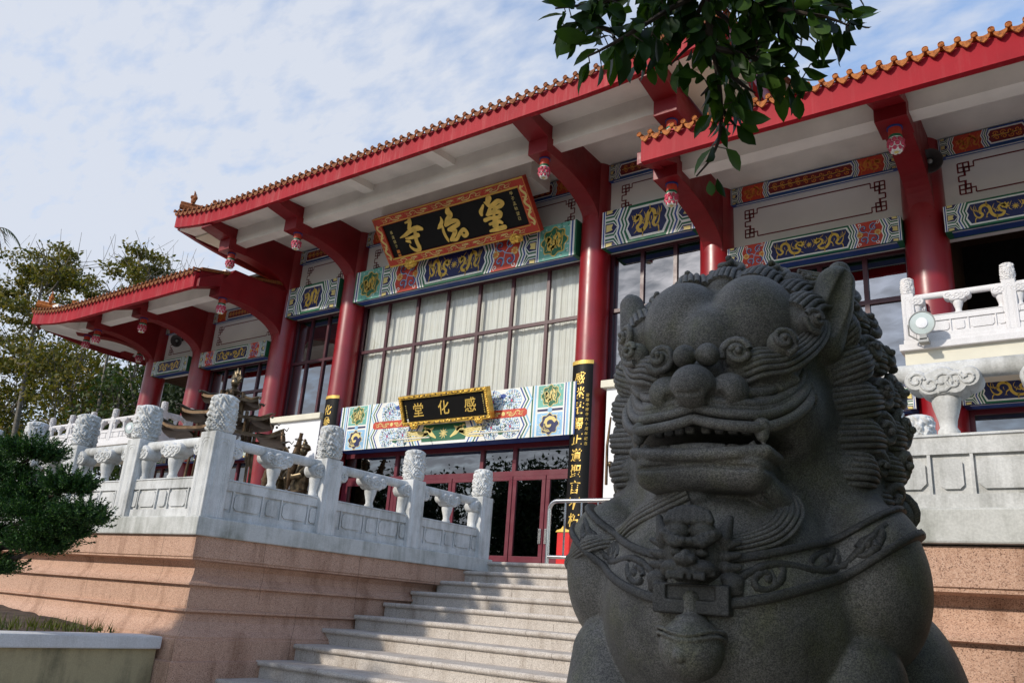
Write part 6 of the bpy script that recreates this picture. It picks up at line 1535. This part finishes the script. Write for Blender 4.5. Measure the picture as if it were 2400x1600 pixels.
L.tube([(-.165, -.28, .398), (-.160, -.400, .396), (-.10, -.432, .386), (0, -.437, .383), (.10, -.432, .386), (.160, -.400, .396), (.165, -.28, .398)], .016, .005)
L.tube([(-.165, -.28, .366), (-.160, -.425, .350), (0, -.434, .362), (.160, -.425, .350), (.165, -.28, .366)], .006, .003, 's')
for q in range(9): L.box((-.112+.028*q, -.408+.0012*(q-4)**2, .404), (.0125, .012, .010), .004, .002)
for e in (-1, 1): L.tube([(e*.128, -.402, .395), (e*.131, -.404, .408), (e*.134, -.402, .420)], [.014, .010, .003], .004)
L.ell((0, -.32, .406), (.095, .105, .022), .010)
CUR[0] = 'beard'
# beard: one lock sweeping left, one curling right and back to the middle
def onb(x, z, o=.024):
    q = np.linspace(-.62, .1, 160); d = L.at(np.stack([np.full(160, x), q, np.full(160, z)], 1)); i = int(np.argmax(d < 0)) if (d < 0).any() else 80
    return (x, q[i]-o, z)
bundle(L, [(-.03, -.385, .312), onb(-.10, .285), onb(-.19, .252), onb(-.28, .215), onb(-.36, .19), (-.46, -.12, .15)], .085, 7, .0125, .003, (-.35, -.85, .4), .55)
bundle(L, [(.145, -.345, .335), onb(.178, .295), onb(.182, .255), onb(.158, .218), onb(.10, .190), onb(.04, .176), onb(-.01, .172)], .092, 7, .0125, .003, (.25, -.9, .35), .35)
CUR[0] = 'mane'
# ears
for e in (-1, 1):
    L.tube([(e*.255, -.085, .75), (e*.285, -.08, .86), (e*.300, -.07, .930), (e*.310, -.058, .972 if e > 0 else .955)], [.060, .060, .052, .030] if e > 0 else [.050, .046, .038, .022], .008)
    L.tube([(e*.295, -.150, .785), (e*.328, -.135, .875), (e*.338, -.10, .955)], [.032, .034, .012], .006, 's')
# mane curls
for e in (-1, 1):
    OUT = [(.315, .10, .965, .050), (.362, .19, .895, .052), (.400, .25, .805, .055), (.425, .27, .69, .058), (.434, .26, .575, .058), (.424, .22, .465, .058), (.395, .16, .365, .055)]
    for i, (x, y, z, R) in enumerate(OUT):
        if e < 0 and i < 2: continue
        n = np.array([e*x, (y-.17)*.8-.18, (z-.60)*.9]); snail(L, (e*x*.985, y-.02, z), n, R, 1.8, i*1.3, e)
    INN = [(.328, .02, .885, .046), (.368, .07, .775, .050), (.388, .10, .66, .052), (.388, .09, .545, .052), (.368, .05, .44, .050)]
    for i, (x, y, z, R) in enumerate(INN):
        n = np.array([e*x*1.2, -.25, (z-.60)*.5]); snail(L, (e*x, y, z), n, R, 1.7, i*2.1, -e)
        sx, sy, sz = .275, -.07, .56+(z-.62)*.75
        bundle(L, [(e*sx, sy, sz), (e*(sx+.5*(x-sx)+.035), (sy+y)/2-.03, (sz+z)/2-.01), (e*x, y-.01, z-.02)], .115, 7, .0125, .003, (e*.8, -.55, .1), .75)
    for i, (x, y, z, R) in enumerate(OUT):
        if e > 0 or i > 1: bundle(L, [(e*(x-.10), y-.16, z-.015), (e*(x-.015), y-.10, z-.02), (e*x, y-.01, z-.01)], .110, 7, .0120, .003, (e*.85, -.5, .1), .8)
    for i in range(5): snail(L, (e*(.20+.05*i), .42-.02*i, .95-.15*i), (e*.5, 1, .3), .06, 1.6, i, e)
    for (x, y, z, R) in ((.125, -.045, .995, .050), (.225, -.03, .945, .048), (.075, .06, 1.03, .054), (.19, .06, 1.0, .050), (.262, -.10, .875, .036)):
        snail(L, (e*x, y, z), (e*x*.9, -.55, .8), R, 1.7, x*9, e, .7); bundle(L, [(e*x*.80, y-.125, z-.055), (e*x*.90, y-.075, z-.012), (e*x, y-.01, z+.005)], .115, 7, .0105, .004, (e*.2, -.75, .6), .8)
snail(L, (0, -.045, 1.02), (0, -.6, .8), .052, 1.7, 0, 1, .8); bundle(L, [(0, -.165, .950), (0, -.11, 1.0), (0, -.045, 1.015)], .10, 7, .0105, .004, (0, -.75, .6), .8)
def axis(a, b, d, stops):
    out = [a]
    while out[-1] < b: out.append(out[-1]+float(np.interp(out[-1], stops[0], stops[1])))
    return np.array(out)
xs = axis(-.66, .66, .005, ((-.7, .7), (.0042, .0042))); ys = axis(-.62, 1.02, .005, ((-.62, .12, .35, 1), (.0040, .0044, .012, .016))); zs = axis(-.95, 1.12, .005, ((-.95, -.22, -.12, 1.12), (.012, .011, .0042, .0042)))
LION = thing('guardian_lion', 'large dark granite guardian lion with curled mane, carved collar and bell, filling the right foreground', 'lion statue', tuple(LO+np.array([0, 0, -.88])))
Vv, Ff = surface_nets(L.grid(xs, ys, zs), xs, ys, zs); 
body = mesh_np('body', l2w(Vv), Ff, ['lion_granite'], LION, True)
for k in HAIR: HAIR[k].build(k.strip('+'), LION, angle=80)
# collar with a vine scroll, lying on the chest
zu = lambda x: .150+.98*x*x; zl = lambda x: .030+.98*x*x
K = Sdf()
def shell(th, lo, hi):
    def f(x, y, z):
        x, y, z = np.broadcast_arrays(x, y, z); d = BB.at(np.stack([x.ravel(), y.ravel(), z.ravel()], 1)).reshape(x.shape)
        a = zl(x)+lo*(zu(x)-zl(x)); b = zl(x)+hi*(zu(x)-zl(x))
        return np.maximum(np.maximum(d-th, -d-.02), np.maximum(np.maximum(a-z, z-b)*.8, y-.04))
    return f
K0 = Sdf(); K0.add(shell(.010, .05, .95), (-.56, -.5, .02), (.56, .3, .48), .004)
for th, lo, hi in ((.022, 0, .19), (.022, .83, 1)): K.add(shell(th, lo, hi), (-.56, -.5, .02), (.56, .3, .48), .003)
def on(x, f): z = zl(x)+f*(zu(x)-zl(x)); return (x, chest_y(x, z)-.010, z)
SR = MB()
def stube(pts, rad):
    SR.tube([tuple(p) for p in l2w(np.array([list(p) for p in pts]))], rad, 10, 'lion_dark')
for e in (-1, 1):
    stube([on(e*x, .5+.20*math.sin((x-.09)*24)) for x in np.linspace(.09, .39, 40)], .0105)
    for i, xc in enumerate((.150, .255, .350)):
        sg = 1 if i % 2 else -1; pts = []
        for q in range(22):
            a = sg*(-.6+q*.36); r_ = .27*(1-q/25); pts.append(on(e*(xc+.13*r_*math.cos(a)), .5+sg*.04+r_*math.sin(a)))
        stube(pts, list(np.linspace(.011, .008, 22))); p = l2w(np.array([pts[-1]]))[0]; SR.ball(tuple(p), .012, 'lion_dark', 8, 6)
        for t_ in (-.5, .4): stube([pts[4], on(e*(xc+.05*t_+.03), .5-sg*.28)], [.012, .003])
gx = axis(-.58, .58, .005, ((-1, 1), (.0055, .0055))); gy = axis(-.52, .34, .005, ((-.52, -.2, .34), (.005, .006, .009))); gz = axis(.0, .50, .005, ((0, 1), (.0055, .0055)))
DK = np.maximum(K.grid(gx, gy, gz), BB.grid(gx, gy, gz)-.021); Vv, Ff = surface_nets(DK, gx, gy, gz); relief = (Vv, Ff); Vv, Ff = surface_nets(K0.grid(gx, gy, gz), gx, gy, gz); collar = mesh_np('collar', l2w(Vv), Ff, ['lion_granite'], LION, True); mesh_np('collar_rim', l2w(relief[0]), relief[1], ['lion_dark'], collar, True); SR.build('scroll_relief', collar, angle=80)
# little lion mask on the collar
M = Sdf(); y0 = chest_y(0, .12)
M.ell((0, y0-.005, .130), (.066, .046, .070), .006); M.box((0, y0-.02, .040), (.078, .030, .030), .004, .004); M.box((0, y0-.052, .052), (.050, .012, .014), .003, .003, 's')
for e in (-1, 1):
    M.ell((e*.027, y0-.050, .176), (.027, .018, .022), .004); M.ell((e*.027, y0-.058, .131), (.020, .016, .013), .003, 's'); M.ell((e*.026, y0-.054, .131), (.014, .012, .010), .002); M.tube([(e*.006, y0-.066, .152), (e*.03, y0-.068, .149), (e*.056, y0-.050, .170)], .0105, .003)
    for q in range(5): M.ell((e*(.008+.011*q), y0-.074+.003*q, .153+.004*q), .0075, .002)
    M.ell((e*.026, y0-.066, .100), (.030, .020, .017), .005); M.ell((e*.013, y0-.088, .116), .0105, .004); M.tube([(e*.062, y0-.02, .165), (e*.075, y0-.015, .205)], [.018, .008], .005)
    for q in range(5): M.tube([(e*.066, y0-.02, .15-.022*q), (e*.092, y0-.012, .158-.025*q)], [.011, .006], .004); M.box((e*.008+e*.013*(q if q < 3 else 2), y0-.083, .083), (.0055, .006, .007), .002, .002)
    snail(M, (e*.086, y0-.022, .075), (e*.5, -1, 0), .022, 1.4, 0, e)
for q in range(7): M.tube([(-.045+.015*q, y0-.06, .195), (-.038+.0126*q, y0-.055, .222-.0012*(q-3)**2)], .0085, .004)
M.ell((0, y0-.082, .118), (.014, .020, .018), .005); M.tube([(-.05, y0-.066, .090), (0, y0-.084, .093), (.05, y0-.066, .090)], .007, .003)
gx = axis(-.13, .13, .003, ((-1, 1), (.003, .003))); gy = axis(y0-.13, y0+.06, .003, ((-1, 1), (.003, .003))); gz = axis(-.02, .25, .003, ((-1, 1), (.003, .003)))
Vv, Ff = surface_nets(M.grid(gx, gy, gz), gx, gy, gz); Vv[:, 0] *= 1.12; Vv[:, 2] = (Vv[:, 2]-.1)*1.10+.118; mesh_np('lion_mask', l2w(Vv), Ff, ['lion_dark'], collar, True)
B_ = Sdf(); yb = y0-.035
B_.tube([(0, yb, .03), (0, yb, .0)], .020, .004); B_.ell((0, yb, -.012), (.036, .036, .012), .004); B_.ell((0, yb, -.075), (.072, .068, .070), .006)
for dz in (-.040, -.052): B_.tube([(.0745*math.sin(a), yb-.070*math.cos(a)*(.93), dz-.006*math.cos(3*a)) for a in np.linspace(-2, 2, 30)], .0045, .003)
B_.tube([(-.004, yb-.066, -.095), (.008, yb-.064, -.125)], [.010, .006], .003, 's'); B_.ell((-.008, yb-.060, -.088), (.016, .014, .016), .004)
gx = axis(-.10, .10, .003, ((-1, 1), (.0032, .0032))); gy = axis(yb-.09, yb+.09, .003, ((-1, 1), (.0032, .0032))); gz = axis(-.17, .05, .003, ((-1, 1), (.0032, .0032)))
Vv, Ff = surface_nets(B_.grid(gx, gy, gz), gx, gy, gz); Vv[:, 2] += .022; mesh_np('bell', l2w(Vv), Ff, ['lion_granite'], collar, True)
# pedestal
pm = MB()
for (h, za, zb) in ((.66, GZ, -1.52), (.60, -1.52, -1.0), (.64, -1.0, -.88)): pm.box(-h, h, -h*.95-.02, h*1.75, za, zb, 'lion_granite')
pd = pm.build('lion_pedestal', None, bevel=.012, xf=lambda V: l2w(V)); tag(pd, 'granite pedestal under the guardian lion', 'pedestal')
